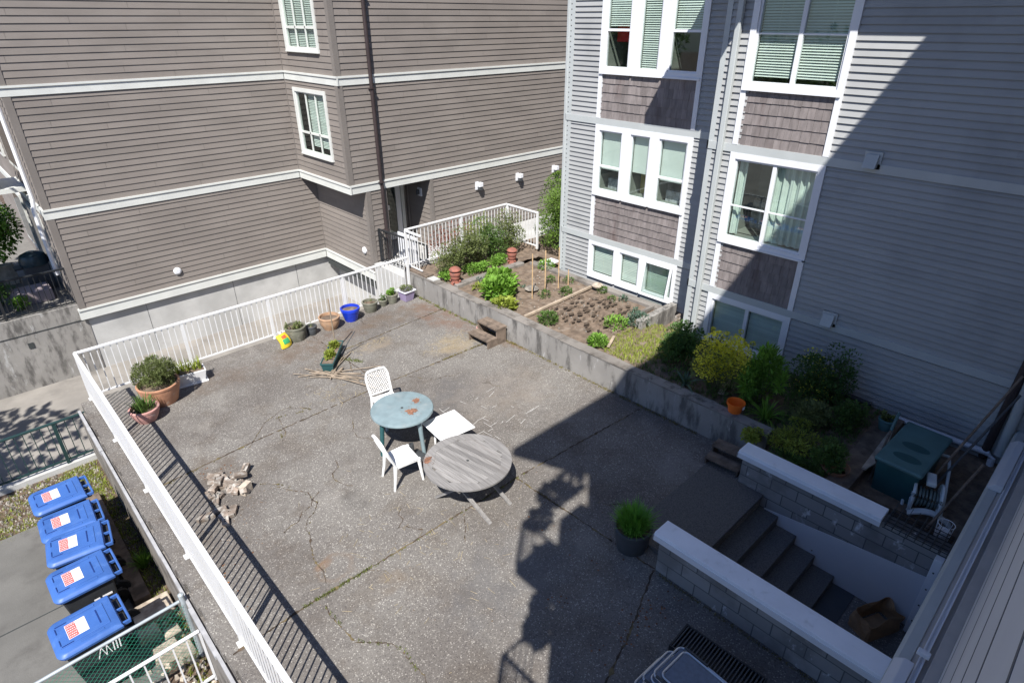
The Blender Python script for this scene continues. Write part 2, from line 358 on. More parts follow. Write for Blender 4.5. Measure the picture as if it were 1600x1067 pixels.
def window(bld,M,a0,a1,z0,z1,case=.1,out=.045,lights=None,mat=None,fr=.035,blinds='full',muntin=None,sill=True,curtain=None,depth=1.1):
    """one window: casing as its own mesh, then panes, sill, blind as children. lights: list of (a0,a1,z0,z1)"""
    mat=mat or WHT
    mb=MB()
    ia0,ia1,iz0,iz1=a0+case,a1-case,z0+case,z1-case
    mb.box(a0,ia0,-.02,out,z0,z1,0,M); mb.box(ia1,a1,-.02,out,z0,z1,0,M)
    mb.box(ia0,ia1,-.02,out-.002,z0,iz0,0,M); mb.box(ia0,ia1,-.02,out-.002,iz1,z1,0,M)
    L=lights or [(ia0,ia1,iz0,iz1)]
    w_=mb.build('window',mat,bld)
    fb=MB(); pb=MB()
    for (b0,b1,c0,c1) in L:
        fb.box(b0,b0+fr,-.06,.012,c0,c1,0,M); fb.box(b1-fr,b1,-.06,.012,c0,c1,0,M); fb.box(b0+fr,b1-fr,-.06,.010,c0,c0+fr,0,M); fb.box(b0+fr,b1-fr,-.06,.010,c1-fr,c1,0,M)
        pb.quad(M(b0+fr,-.02,c0+fr),M(b1-fr,-.02,c0+fr),M(b1-fr,-.02,c1-fr),M(b0+fr,-.02,c1-fr))
    if muntin:
        for (m0,m1,n0,n1) in muntin: fb.box(m0,m1,-.035,.014 if len(L)==2 and m1-m0<.05 else .002,n0,n1,0,M)
    fb.build('sash_frame',mat,w_); pb.build('pane',GLASS,w_)
    if sill:
        sb=MB(); sb.box(a0+.03,a1-.03,out-.002,out+.03,z0+.0,z0+.035,0,M); sb.build('sill',mat,w_)
    bl=MB()
    if blinds=='full':
        for (b0,b1,c0,c1) in L: blind_mesh(bl,M,b0+fr+.005,b1-fr-.005,c0+fr,c1-fr)
    elif isinstance(blinds,list):
        for (b0,b1,c0,c1) in blinds: blind_mesh(bl,M,b0,b1,c0,c1)
    if bl.v: bl.build('blind',BLIND,w_)
    if curtain:
        cb=MB()
        for (b0,b1,c0,c1) in curtain:
            n=60
            for i in range(n):
                x0=b0+(b1-b0)*i/n; x1=b0+(b1-b0)*(i+1)/n; f=lambda x:-.13+.03*math.sin(x*44)+.012*math.sin(x*101)
                cb.quad(M(x0,f(x0),c0),M(x1,f(x1),c0),M(x1,f(x1),c1),M(x0,f(x0),c1))
        cb.build('curtain',CURT,w_,smooth=True)
    room(w_,M,ia0,ia1,iz0,iz1,depth)
    return w_

# ------------------------------------------------------------------ the setting
def plate(name,mat,x0,x1,y0,y1,z0,z1,bev=0):
    return struct(MB().box(x0,x1,y0,y1,z0,z1).build(name,mat,bevel=bev))
g=MB(); g.quad((-150,-150,-2.26),(150,-150,-2.26),(150,150,-2.26),(-150,150,-2.26)); struct(g.build('ground',DIRT))
g=MB(); g.quad((-30,12.7,-2.2),(30,12.7,-2.2),(30,24,-2.2),(-30,24,-2.2)); struct(g.build('driveway',CONCD))
# patio slab with the stair well left open (X 5.66..7.86, Y .2..2.63)
pt=MB()
pt.box(.76,5.60,-.3,13.0,-2.25,0); pt.box(5.60,8.6,2.63,13.0,-2.25,0); pt.box(7.95,8.6,1.0,2.63,-2.25,-.0)
pt.box(7.95,11,-.3,1.0,-2.25,-.02); pt.box(8.6,11,1.0,2.0,-2.25,-.02)
# irregular broken edge strip on the left
k=0;y=-.3
while y<13.0:
    y2=min(13.0,y+rnd.uniform(.12,.35)); e=.74+rnd.uniform(-.03,.02); pt.box(e,.76,y,y2,-.16,rnd.uniform(-.012,-.004)); y=y2
struct(pt.build('patio',PAV))
struct(MB().box(5.5,7.95,-.3,2.63,-2.2,-.85).build('well_floor',PAV))
# patio edge wall facing the side yard
ew=empty('edge_wall',(0.70,6,-1.2),0,'pale concrete edge wall under the left side of the patio','wall')
def par(o,p):
    o.parent=p; o.matrix_parent_inverse=Matrix.Translation(-p.location) if p.rotation_euler.z==0 else p.matrix_world.inverted(); return o
def rel(e): # builder offset helper
    return Vector(e.location)
m=MB(); m.box(.66,.755,-.3,12.98,-1.3,-.17)
par(m.build('wall_face',CURB),ew)
m=MB(); y=-.3
while y<12.9:
    y2=min(12.98,y+rnd.uniform(.5,1.4)); m.box(.655+rnd.uniform(-.012,.008),.70,y+.004,y2,-.20+rnd.uniform(-.01,.01),-.13+rnd.uniform(-.012,.012)); y=y2
par(m.build('flashing',mk('grey_edge_flashing',(.36,.36,.37),.5,.15,6)),ew)
# side yard terrace (1.2 m below the patio)
plate('side_yard',DIRT,-6,.66,-3,12.95,-2.24,-1.23)
plate('concrete_pad',PADC,-5,.16,2.0,11.45,-1.23,-1.19)
m=MB()
for (x0,y0,x1,y1) in ((-5,9.2,.1,9.22),(-5,5.9,.1,5.92)): m.box(x0,x1,y0,y1,-1.192,-1.186)
struct(m.build('pad_joints',DARK))
wy=empty('yard_end_wall',(-2,12.95,-2.2),0,'low concrete curb wall under the dark green railing','wall')
par(MB().box(-6,.78,12.86,13.02,-2.25,-1.12).build('curb',CONCL),wy)
# loose gravel (ground cover)
def scatter_stones(name,mat,areas,n,smin,smax,z,label=None,seed=1):
    rg=random.Random(seed); mb=MB()
    for i in range(n):
        x0,x1,y0,y1=areas[rg.randrange(len(areas))]; x=rg.uniform(x0,x1); y=rg.uniform(y0,y1); s_=rg.uniform(smin,smax); a=rg.uniform(0,6.28)
        c,sn=math.cos(a),math.sin(a); h=s_*rg.uniform(.4,.8); v=rg.uniform(-.4,.6)
        P=[]
        for (dx,dy,dz) in ((-1,-.7,0),(1,-.8,0),(.9,.8,0),(-.9,.7,0),(-.5,-.4,1),(.5,-.35,1),(.45,.4,1),(-.4,.35,1)):
            X=dx*s_*.5; Y=dy*s_*.5; P.append((x+X*c-Y*sn,y+X*sn+Y*c,z+dz*h-(0.0)))
        mb.hexa(P,v)
    return tag(mb.build(name,mat),kind='stuff')
scatter_stones('gravel',PEB,[(-5,.6,11.5,12.84)],2600,.02,.06,-1.235,seed=3)
scatter_stones('gravel',PEB,[(.42,.64,7,11.6)],180,.015,.04,-1.235,seed=4)
scatter_stones('rubble',STONE,[(-.1,.62,5.2,8.0)],150,.03,.12,-1.235,seed=5)
scatter_stones('gravel',PEB,[(-3.0,.62,2.0,7.0)],1500,.02,.07,-1.195,seed=6)
# garden soil with gentle relief
def soil(name,x0,x1,y0,y1,z,mat,amp=.03,step=.12,seed=2,kind='structure'):
    from mathutils import noise as mn
    mb=MB(); nx=int((x1-x0)/step); ny=int((y1-y0)/step)
    for i in range(nx+1):
        for j in range(ny+1):
            x=x0+(x1-x0)*i/nx; y=y0+(y1-y0)*j/ny
            mb.v.append((x,y,z+amp*mn.fractal(Vector((x*1.5,y*1.5,seed)),1,2,4)+amp*.5*mn.noise(Vector((x*7,y*7,seed)))))
    for i in range(nx):
        for j in range(ny):
            a=i*(ny+1)+j; mb.f.append((a,a+ny+1,a+ny+2,a+1)); mb.a.append(0)
    o=mb.build(name,mat,smooth=True); o['kind']=kind; return o
soil('garden_soil',8.80,11.62,6.95,11.5,.52,SOIL,.035)
soil('garden_soil',8.80,12.3,11.6,13.2,.55,SOIL,.05,seed=5)
soil('garden_soil',8.80,10.9,1.95,6.95,.50,SOIL,.05,seed=7)
soil('garden_soil',11.9,15.2,9.5,13.3,.35,SOIL,.05,seed=8)
plate('walkway',CONCL,9.1,19,13.45,15.75,-2.2,-.04)
m=MB(); m.box(8.62,19,-2,13.40,-2.25,.30); struct(m.build('garden_bank',SOIL))

# ------------------------------------------------------------------ garden retaining wall
gw=empty('retaining_wall',(8.68,7,0),0,'long low stained concrete retaining wall along the garden edge','wall')
def gwall(y0,y1,zt,xo=8.58):
    m=MB(); m.box(xo,xo+.22,y0,y1,-.3,zt); return m
m=MB()
for y0,y1,zt in ((3.0,6.2,.61),(6.2,9.9,.60),(9.9,12.35,.575),(12.35,13.30,.60)):
    m.box(8.58,8.80,y0,y1,-.3,zt)
m.box(8.80,9.1,13.2,13.42,-2.25,.60); m.box(8.62,12.55,13.22,13.40,-2.25,.58)
par(m.build('wall',CONC),gw)
m=MB(); y=3.05
while y<13.2:
    y2=min(13.25,y+rnd.uniform(.25,.7))
    if not(12.3<y<12.9 and False): m.box(8.575+rnd.uniform(-.004,.006),8.82+rnd.uniform(-.03,.03),y,y2-.004,.555 if y>9.9 else .585,.605+rnd.uniform(-.008,.014)+(-.02 if 10<y<12.3 else 0))
    y=y2
par(m.build('cap',CURB),gw)
for (y0,y1) in ((12.35,13.3),):
    par(MB().box(8.60,8.86,y0,y1,.61,.66).build('cap_plank',TIMB),gw)
par(MB().box(8.62,8.84,12.05,12.33,.57,.615).build('cap_block',CONCL),gw)

# ------------------------------------------------------------------ taupe building across the driveway
bb=empty('apartment_building',(10,22,-2.2),0,'taupe lap sided building across the driveway with pale trim bands','building')
def P(mb,name,mat,parent,**k): return par(mb.build(name,mat,**k),parent)
YL,YR,XB,XI=18.9,15.8,8.63,9.13
LAP=.158
def bands(z): return z
wins_ret=[(16.5,18.42,2.96,4.84),(16.5,18.42,5.78,7.55)]
H_=[(16.6,18.32,3.06,4.74),(16.6,18.32,5.88,7.45)]
for (z0,z1) in ((-.32,2.15),(2.40,5.03),(5.26,8.6)):
    m=MB(); siding(m,MX(YL),1.98,XB if z0>2 else XI,z0,z1,LAP,seed=int(z0*10)+5); P(m,'siding_wall',BRN,bb)
for (z0,z1) in ((2.40,5.03),(5.26,8.6)):
    m=MB(); siding(m,MY(XB),YR+.13,YL,z0,z1,LAP,holes=H_,seed=int(z0*10)+6); P(m,'siding_wall',BRN,bb)
    m=MB(); siding(m,MX(YR),XB+.13,22,z0,z1,LAP,seed=int(z0*10)+7); P(m,'siding_wall',BRN,bb)
m=MB(); siding(m,MY(XI),YR+.13,YL,-.32,2.15,LAP,seed=31); P(m,'siding_wall',BRN,bb)
m=MB(); siding(m,MX(YR),XI+.13,9.72,-.32,2.15,LAP,seed=32); P(m,'siding_wall',BRN,bb)
m=MB(); siding(m,MX(YR),11.5,22,-.32,2.15,LAP,seed=33); P(m,'siding_wall',BRN,bb)
m=MB(); siding(m,MY(11.44),YR+.1,17.2,-.1,2.15,LAP,seed=34); P(m,'siding_wall',BRN,bb)
# left end face (faces -X)
for (z0,z1) in ((-.3,2.15),(2.40,5.03),(5.26,8.6)):
    m=MB(); siding(m,MY(1.85),YL+.13,30,z0,z1,LAP,seed=int(z0*10)+55); P(m,'siding_wall',BRN,bb)
# trim bands: wide board with a thin drip cap
def band(z0,z1,segs,cap=True,nm='trim_band'):
    m=MB(); c=MB()
    for (M,a0,a1) in segs:
        m.box(a0,a1,-.01,.030,z0,z1-.05,0,M)
        c.box(a0,a1,-.01,.055,z1-.048,z1,0,M)
    P(m,nm,BTR,bb); P(c,'drip_cap',BTR,bb)
for z0,z1 in ((2.15,2.40),(5.03,5.26)):
    band(z0,z1,[(MX(YL),1.79,XB-.032),(MY(XB),YR-.056,YL-.058),(MX(YR),XB+.001,22),(MY(1.85),YL+.003,30)])
band(-.62,-.32,[(MX(YL),1.79,XI-.032),(MY(XI),YR-.056,YL-.058),(MY(1.85),YL+.003,30)])
# corner boards
for z0,z1 in ((-.32,2.15),(2.40,5.03),(5.26,8.6)):
    P(MB().box(1.83,1.985,YL-.022,YL+.05,z0,z1),'corner_board',BCB,bb)
    xb=XI if z0<0 else XB
    P(MB().box(xb-.022,xb+.13,YR-.022,YR+.13,z0,z1),'corner_board',BCB,bb)
for q in ((11.42,11.52,YR-.022,YR+.1,-.1,2.15),(9.70,9.80,YR-.022,YR+.1,-.32,2.15),(11.40,11.437,17.08,17.2,-.1,2.15)): P(MB().box(*q),'corner_board',BCB,bb)
for z0,z1 in ((2.40,5.03),(5.26,8.6),(-.32,2.15)):
    xb=XI if z0<0 else XB; P(MB().box(xb-.03,xb-.001,YL-.03,YL-.001,z0,z1),'corner_board',BCB,bb)
# body masses behind the cladding
m=MB()
m.box(XB+1.3,22,YR+.02,YL+.02,2.15,8.6); m.box(XB+.02,XB+1.3,YR+.02,16.6,2.15,8.6); m.box(XB+.02,XB+1.3,18.32,YL+.02,2.15,8.6)
for (a,b) in ((2.15,3.06),(4.74,5.88),(7.45,8.6)): m.box(XB+.02,XB+1.3,16.6,18.32,a,b)
m.box(1.87,22,YL+.02,30,-.55,8.6)
m.box(XI+.02,9.72,YR+.02,YL+.02,-.9,2.13); m.box(11.47,22,YR+.02,YL+.02,-.9,2.13); m.box(9.72,11.47,17.35,YL+.02,-.9,2.13)
for c,(a0,a1,z0,z1) in enumerate(H_): pass
bod=P(m,'inner_wall',DARK,bb)
m=MB(); m.box(XB,22,YR+.3,YL+.02,8.6,13.5); m.box(1.87,22,YL,30,8.6,13.5); P(m,'upper_sky_blocker',BRN,bb)  # unseen upper mass added to cut the skylight
# soffit under the overhang and recess surfaces
m=MB(); m.quad((XB,YR,2.148),(XI+.02,YR,2.148),(XI+.02,YL,2.148),(XB,YL,2.148)); m.quad((9.72,YR,2.146),(11.44,YR,2.146),(11.44,17.2,2.146),(9.72,17.2,2.146)); P(m,'soffit',BRN,bb)
m=MB(); m.box(9.80,10.02,17.2,17.26,-.1,2.14); m.box(11.28,11.42,17.2,17.26,-.1,2.14); m.box(9.80,11.42,17.2,17.26,2.02,2.14); P(m,'door_surround',BCB,bb)
m=MB(); m.box(9.70,9.715,YR+.1,17.2,-.1,2.14); P(m,'siding_wall',BRN,bb)
# foundation
m=MB(); m.box(1.95,XI+.9,YL+.10,YL+.3,-2.25,-.56); m.box(1.95,XI+.05,YL+.10,YL+.3,-.56,-.45); m.box(XI+.08,XI+.28,YR+.1,YL+.1,-.92,-.45); m.box(XI+.08,9.9,YR+.08,YR+.28,-2.25,-.30); m.box(11.4,22,YR+.08,YR+.28,-2.25,-.30); m.box(9.9,11.4,YR+.02,17.3,-2.25,-.06)
P(m,'foundation',CONCL,bb)
m=MB(); m.box(XI+.42,XI+.52,YR+.3,YL+.2,-2.25,-.905); m.box(XI+.28,XI+.42,YR+.28,YL+.12,-.915,-.905); P(m,'garage_wall',CONCL,bb)
m=MB()
for x in (3.4,5.9,8.0): m.box(x,x+.008,YL+.094,YL+.1,-2.2,-.6)
P(m,'foundation_joint',DARK,bb)
# recessed entry door
m=MB(); m.box(10.02,10.14,17.10,17.2,0,2.02); m.box(11.16,11.28,17.10,17.2,0,2.02); m.box(10.14,11.16,17.10,17.2,1.93,2.02)
d=P(m,'door',BTR,bb)
m=MB(); m.box(10.16,10.34,17.12,17.17,.02,1.91); m.box(10.96,11.14,17.12,17.17,.02,1.91); m.box(10.34,10.96,17.12,17.17,1.76,1.91); m.box(10.34,10.96,17.12,17.17,.02,.25)
P(m,'door_leaf',WHT,d); m=MB(); m.quad((10.34,17.14,.25),(10.96,17.14,.25),(10.96,17.14,1.76),(10.34,17.14,1.76)); P(m,'pane',GLASS,d)
m=MB(); m.box(10.22,10.27,17.06,17.12,.85,1.15); m.tube([(10.25,17.06,.98),(10.38,17.05,.98)],.015); P(m,'handle',CHAR,d)
m=MB(); m.box(10.60,10.64,17.2,17.24,.25,1.76); m.box(10.58,10.70,17.12,17.135,1.05,1.2); P(m,'notice',WHT,d)
# windows on the return face: 3 columns x 2 rows
for (a0,a1,z0,z1) in wins_ret:
    ia0,ia1,iz0,iz1=a0+.1,a1-.1,z0+.1,z1-.1; w3=(ia1-ia0)/3; zs=iz0+(iz1-iz0)*.33
    mun=[(ia0+w3-.022,ia0+w3+.022,iz0,iz1),(ia0+2*w3-.022,ia0+2*w3+.022,iz0,iz1),(ia0,ia1,zs-.03,zs+.03)]
    wo=window(bb,MY(XB),a0,a1,z0,z1,.1,.045,mat=BTR,muntin=mun,blinds=[(ia0+.05,ia0+2*w3,iz0+.2,iz1-.04)] if z0<4 else 'full')
    par(wo,bb)
# downpipe
m=MB(); m.tube([(9.60,YR-.10,8.6),(9.60,YR-.10,2.5),(9.63,YR-.08,2.2),(9.64,YR-.07,-.3)],.055,10); P(m,'downpipe',PIPEB,bb,smooth=True)
m=MB()
for z in (7.2,4.9,2.35,.9): m.box(9.53,9.67,YR-.165,YR-.02,z,z+.03)
P(m,'pipe_bracket',PIPEB,bb)
# lamps and vents
for (x,z) in ((13.35,1.62),(15.23,1.62),(17.1,1.62)):
    m=MB(); m.box(x-.09,x+.03,YR-.05,YR-.01,z-.12,z+.14); l=P(m,'wall_lamp',WHT,bb)
    m=MB(); m.box(x-.03,x+.12,YR-.19,YR-.045,z-.02,z+.12); P(m,'lamp_hood',WHT,l,bevel=.01)
    m=MB(); m.box(x-.015,x+.105,YR-.175,YR-.055,z-.12,z-.02); P(m,'lamp_glass',CHAR,l)
m=MB(); m.box(11.39,11.43,16.28,16.48,1.52,1.78); l=P(m,'wall_lamp',WHT,bb); m=MB(); m.lathe([(.001,0),(.06,.01),(.06,.12),(.03,.16)],(0,0,0),14); o=m.build('lamp_glass',CHAR,smooth=True); o.location=(11.33,16.38,1.57); par(o,l)
def round_vent(c,M,a,z,par_):
    m=MB(); 
    for r0,r1,o0,o1 in ((.105,.105,0,.05),(.105,.06,.05,.075),(.06,.0,.075,.075)):
        n=24
        for j in range(n):
            t0=6.2832*j/n;t1=6.2832*(j+1)/n
            m.quad(M(a+r0*math.cos(t0),o0,z+r0*math.sin(t0)),M(a+r0*math.cos(t1),o0,z+r0*math.sin(t1)),M(a+r1*math.cos(t1),o1,z+r1*math.sin(t1)),M(a+r1*math.cos(t0),o1,z+r1*math.sin(t0)))
    P(m,'round_vent',WHT,par_)
round_vent(0,MX(YL),4.42,.10,bb); round_vent(0,MY(XI),16.25,.26,bb)
# left end details: white downpipe and light trim, windows seen edge-on
m=MB(); m.tube([(1.74,19.35,8.0),(1.74,19.35,2.6),(1.68,19.35,2.3),(1.68,19.35,.6)],.05,8); P(m,'downpipe',WHT,bb,smooth=True)
for (a0,a1,z0,z1) in ((20.3,22.1,.3,2.0),(20.3,22.1,3.1,4.7),(23.2,25,.3,2.0),(23.2,25,3.1,4.7)):
    m=MB(); M=MY(1.85); m.box(a0,a1,.0,.06,z0,z1,0,M); wo=P(m,'window',BTR,bb)
    m=MB(); m.quad(M(a0+.1,.064,z0+.1),M(a1-.1,.064,z0+.1),M(a1-.1,.064,z1-.1),M(a0+.1,.064,z1-.1)); P(m,'pane',mk('dark_glass',(.05,.07,.07),.08,.1),wo)
m=MB(); m.box(1.2,1.85,21,22.6,2.5,2.62); m.box(1.2,1.26,21,22.6,2.62,3.5); P(m,'side_balcony',BTR,bb)

# ------------------------------------------------------------------ grey building on the right
gb=empty('apartment_building',(12,6,0),0,'grey lap sided building with white windows and brown shake panels behind the garden','building')
X1,X2=11.76,10.95
GL=.1085
Y1a,Y1b=6.0,10.45    # recessed section
Y2a,Y2b=-6,6.12     # projecting section
belts=((1.62,1.76),(4.42,4.56),(7.2,7.34))
zb=[.5,1.76,4.56]; zt=[1.62,4.42,8.0]
h1=[(6.97,9.47,.74,1.60),(6.97,9.47,2.85,4.36),(6.97,9.47,5.58,7.9),(7.0,9.4,1.7,2.8),(7.0,9.4,4.5,5.6)]
h2=[(3.97,5.58,.62,1.58),(3.97,5.58,2.80,4.34),(3.97,5.58,5.56,7.9),(4.0,5.5,1.7,2.8),(4.0,5.5,4.5,5.6)]
for i in range(3):
    m=MB(); siding(m,MY(X1),Y1a,Y1b-.14,zb[i] if i else .52,zt[i],GL,holes=h1,seed=70+i,vr=.04,dep=.026); P(m,'siding_wall',GRY,gb)
    m=MB(); siding(m,MY(X2),Y2a,Y2b-.09,zb[i] if i else .30,zt[i],GL,holes=h2,seed=80+i,vr=.04,dep=.026); P(m,'siding_wall',GRY,gb)
m=MB()
for z0,z1 in belts: 
    m.box(Y1a,Y1b+.03,-.01,.04,z0,z1,0,MY(X1)); m.box(Y2a,Y2b+.03,-.01,.04,z0,z1,0,MY(X2)); m.box(X2-.04,X1,6.12,6.15,z0,z1)
P(m,'trim_belt',GTR,gb)
P(MB().box(Y1b-.14,Y1b+.01,-.05,.026,.48,8,0,MY(X1)),'corner_board',GTR,gb); P(MB().box(Y2b-.09,Y2b+.01,-.05,.026,.45,8,0,MY(X2)),'corner_board',GTR,gb)
m=MB(); z=.55
while z<7.9: m.box(Y1b-.05,Y1b-.025,.020,.0275,z+.03,z+.055,0,MY(X1)); z+=GL
P(m,'lap_gap',DARK,gb)['kind']='stuff'
m=MB(); m.quad((X2,6.11,.2),(X1+.1,6.11,.2),(X1+.1,6.11,8),(X2,6.11,8)); m.quad((X1,Y1b,.2),(X1+8,Y1b,.2),(X1+8,Y1b,8),(X1,Y1b,8)); P(m,'end_wall',GRY,gb)
# shake panels with their white vertical trim
for (M,a0,a1,zz) in ((MY(X1),6.92,9.52,((1.76,2.79),(4.56,5.50))),(MY(X2),3.91,5.64,((1.76,2.75),(4.56,5.48)))):
    for z0,z1 in zz:
        m=MB(); shakes(m,M,a0+.1,a1-.1,z0,z1,seed=int(z0*7+a0)); P(m,'shake_panel',SHK,gb)
        P(MB().box(a0,a0+.1,-.01,.045,z0,z1,0,M),'white_trim',WHT,gb); P(MB().box(a1-.1,a1,-.01,.045,z0,z1,0,M),'white_trim',WHT,gb)
# triple windows of the recessed section (three separate windows per row)
def triple(z0,z1,kind):
    M=MY(X1); tot0,tot1=6.92,9.52; g=.0
    xs=[(6.92,7.86),(7.86,8.62),(8.62,9.52)]
    for i,(a0,a1) in enumerate(xs):
        ia0,ia1,iz0,iz1=a0+.12,a1-.12,z0+.09,z1-.09
        mun=None; L=None; bl='full'; cur=None
        if kind!='low':
            zs=iz0+(iz1-iz0)*(.42 if i!=1 else .34)
            if i!=1: mun=[(ia0+.036,ia1-.036,zs-.025,zs+.025)]
            if kind=='mid': bl=[]; cur=None; shade=(ia0+.03,ia1-.03,iz0+(.36,.40,.36)[i]*(iz1-iz0),iz1)
            if kind=='top':
                bl=[(ia0+.04,ia1-.04,(zs+.05 if i==2 else (zs-.02 if i==0 else iz0+.04)),iz1-.03)]
        if kind=='low' and i==0:   # the awning window that stands open
            wo=window(gb,M,a0,a1,z0,z1,.09,.045,blinds='full',fr=.02)
            S_=MB(); hb=iz1; 
            def T(a,o,z,hb=hb): 
                d=hb-z; return M(a,.05+o+d*math.sin(R(9)),hb-d*math.cos(R(9)))
            for b in ((ia0-.03,ia0+.02,z0+.06,iz1+.02),(ia1-.02,ia1+.03,z0+.06,iz1+.02),(ia0+.02,ia1-.02,z0+.06,z0+.11),(ia0+.02,ia1-.02,iz1-.03,iz1+.02)):
                S_.box(b[0],b[1],0,.035,b[2],b[3],0,lambda a,o,z:T(a,o,z))
            sa=S_.build('open_sash',WHT,wo); S_=MB(); S_.quad(T(ia0,.015,z0+.1),T(ia1,.015,z0+.1),T(ia1,.015,iz1),T(ia0,.015,iz1)); S_.build('open_pane',GLASS,wo)
            par(wo,gb); continue
        wo=window(gb,M,a0,a1,z0,z1,.09 if kind=='low' else .12,.045,blinds=bl,muntin=mun,curtain=cur); par(wo,gb)
        if kind=='mid':
            t=MB(); t.box(shade[0],shade[1],-.10,-.095,shade[2],shade[3],0,M); t.build('roller_shade',BLIND,wo)
            t=MB(); 
            if i==1: t.box(ia0+.03,ia1-.03,-.5,-.46,iz0+.02,iz0+.55,0,M); t.build('yellow_board',mk('ochre_board',(.45,.36,.12),.8,.1),wo)
            else: t.box(ia0+.05,ia1-.1,-.5,-.3,iz0,iz0+.28,0,M); t.build('stored_goods',mk('stored_white_goods',(.35,.36,.38),.8,.4,12),wo)
        if kind=='top' and i==2:
            t=MB(); t.box(ia0+.05,ia1-.1,-.3,-.26,iz0+.55,iz0+.9,0,M); t.build('red_cloth',REDL,wo)
triple(.66,1.62,'low'); triple(2.79,4.42,'mid'); triple(5.50,7.55,'top')
# sliding windows of the projecting section
def slider(z0,z1,kind):
    M=MY(X2); a0,a1=3.91,5.64; c=.11; ia0,ia1,iz0,iz1=a0+c,a1-c,z0+.11,z1-.11; mid=(ia0+ia1)/2
    L=[(ia0,mid-.001,iz0,iz1),(mid+.001,ia1,iz0,iz1)]
    mun=[(mid-.022,mid+.022,iz0+.036,iz1-.036)]
    if kind!='low': zs=iz0+(iz1-iz0)*.42; mun+=[(ia0+.036,mid-.036,zs-.012,zs+.012),(mid+.036,ia1-.036,zs-.012,zs+.012)]
    cur=[(ia0+.04,mid-.02,iz0+.05,iz1),(mid+.55,ia1-.04,iz0+.05,iz1)] if kind=='mid' else None
    wo=window(gb,M,a0,a1,z0,z1,c,.045,lights=L,blinds={'low':'full','mid':[],'top':[(ia0+.04,ia1-.04,iz0+.1 ,iz1)]}[kind],muntin=mun,curtain=cur); par(wo,gb)
    if kind=='mid':
        t=MB(); t.box(ia0+.05,ia1-.05,-.95,-.9,iz0,iz0+.55,0,M); t.box(ia0+.1,mid-.1,-.6,-.3,iz0+.02,iz0+.3,0,M); t.build('stored_goods',mk('stored_white_goods',(.35,.36,.38),.8,.4,12),wo)
slider(.55,1.62,'low'); slider(2.72,4.42,'mid'); slider(5.48,7.55,'top')
# downpipes
m=MB(); m.box(5.80,5.90,.02,.11,.45,8,0,MY(X2)); P(m,'downpipe',GTR,gb,bevel=.012)
m=MB(); m.box(Y1b+.01,Y1b+.09,-.05,.04,.55,8,0,MY(X1)); P(m,'downpipe',GTR,gb,bevel=.012)
# dryer vent hoods
for (y,z) in ((3.24,4.58),(3.26,1.80)):
    m=MB(); M=MY(X2); m.box(y-.13,y+.13,.015,.04,z-.10,z+.16,0,M); v=P(m,'vent_hood',GTR,gb)
    m=MB(); m.hexa([M(y-.09,.03,z-.08),M(y+.10,.03,z-.08),M(y+.10,.16,z-.08),M(y-.09,.16,z-.08),M(y-.09,.03,z+.12),M(y+.10,.03,z+.12),M(y+.10,.07,z+.12),M(y-.09,.07,z+.12)]); P(m,'hood',GTR,v)
# inner mass, eave, foundation
m=MB(); m.box(X1+1.25,20,Y1a-.2,Y1b-.02,.2,8); m.box(X2+1.25,20,Y2a,5.9,.2,8)
for (X,a0,a1,hh) in ((X1,6.0,Y1b-.02,h1[:3]),(X2,Y2a,6.05,h2[:3])):
    ys=[a0,hh[0][0],hh[0][1],a1]
    m.box(X+.02,X+1.25,a0,hh[0][0]-.0,.2,8); m.box(X+.02,X+1.25,hh[0][1],a1,.2,8)
    zz=[.2]+[v for h in hh for v in (h[2],h[3])]
    for i in range(0,len(zz)-1,2): m.box(X+.02,X+1.25,hh[0][0],hh[0][1],zz[i],zz[i+1])
P(m,'inner_wall',DARK,gb)
m=MB(); m.box(9.94,20,-6,6.3,8.0,8.25); m.box(9.62,9.93,5.1,6.3,8.0,8.25); m.box(9.62,20,6.3,6.45,8.0,8.25); m.box(11.2,20,6.45,10.9,8.0,8.25); P(m,'roof_eave',GTR,gb)  # unseen eave; stepped-out end is shaped to cast the shadow on the recessed wall
P(MB().box(11.4,20,-8,10.3,8.25,13.5),'upper_sky_blocker',GRY,gb)  # unseen mass added above the eave to hold back skylight
m=MB(); m.box(X1-.03,X1+.2,Y1a,Y1b,-.3,.53); m.box(X2+.01,X2+.2,-.1,6.1,-.3,.42); P(m,'foundation',CURB,gb)
m=MB(); m.tube([(X2-.09,1.75,.46),(X2-.09,.42,.46)],.05,12); m.tube([(X2-.09,.42,.46),(X2-.14,.36,.42),(X2-.16,.34,.2)],.05,12); P(m,'drain_pipe',PVC,gb,smooth=True)
m=MB(); m.tube([(X2-.1,3.3,.56),(X2-.1,2.2,.54)],.045,8); P(m,'drain_pipe',CHAR,gb,smooth=True)

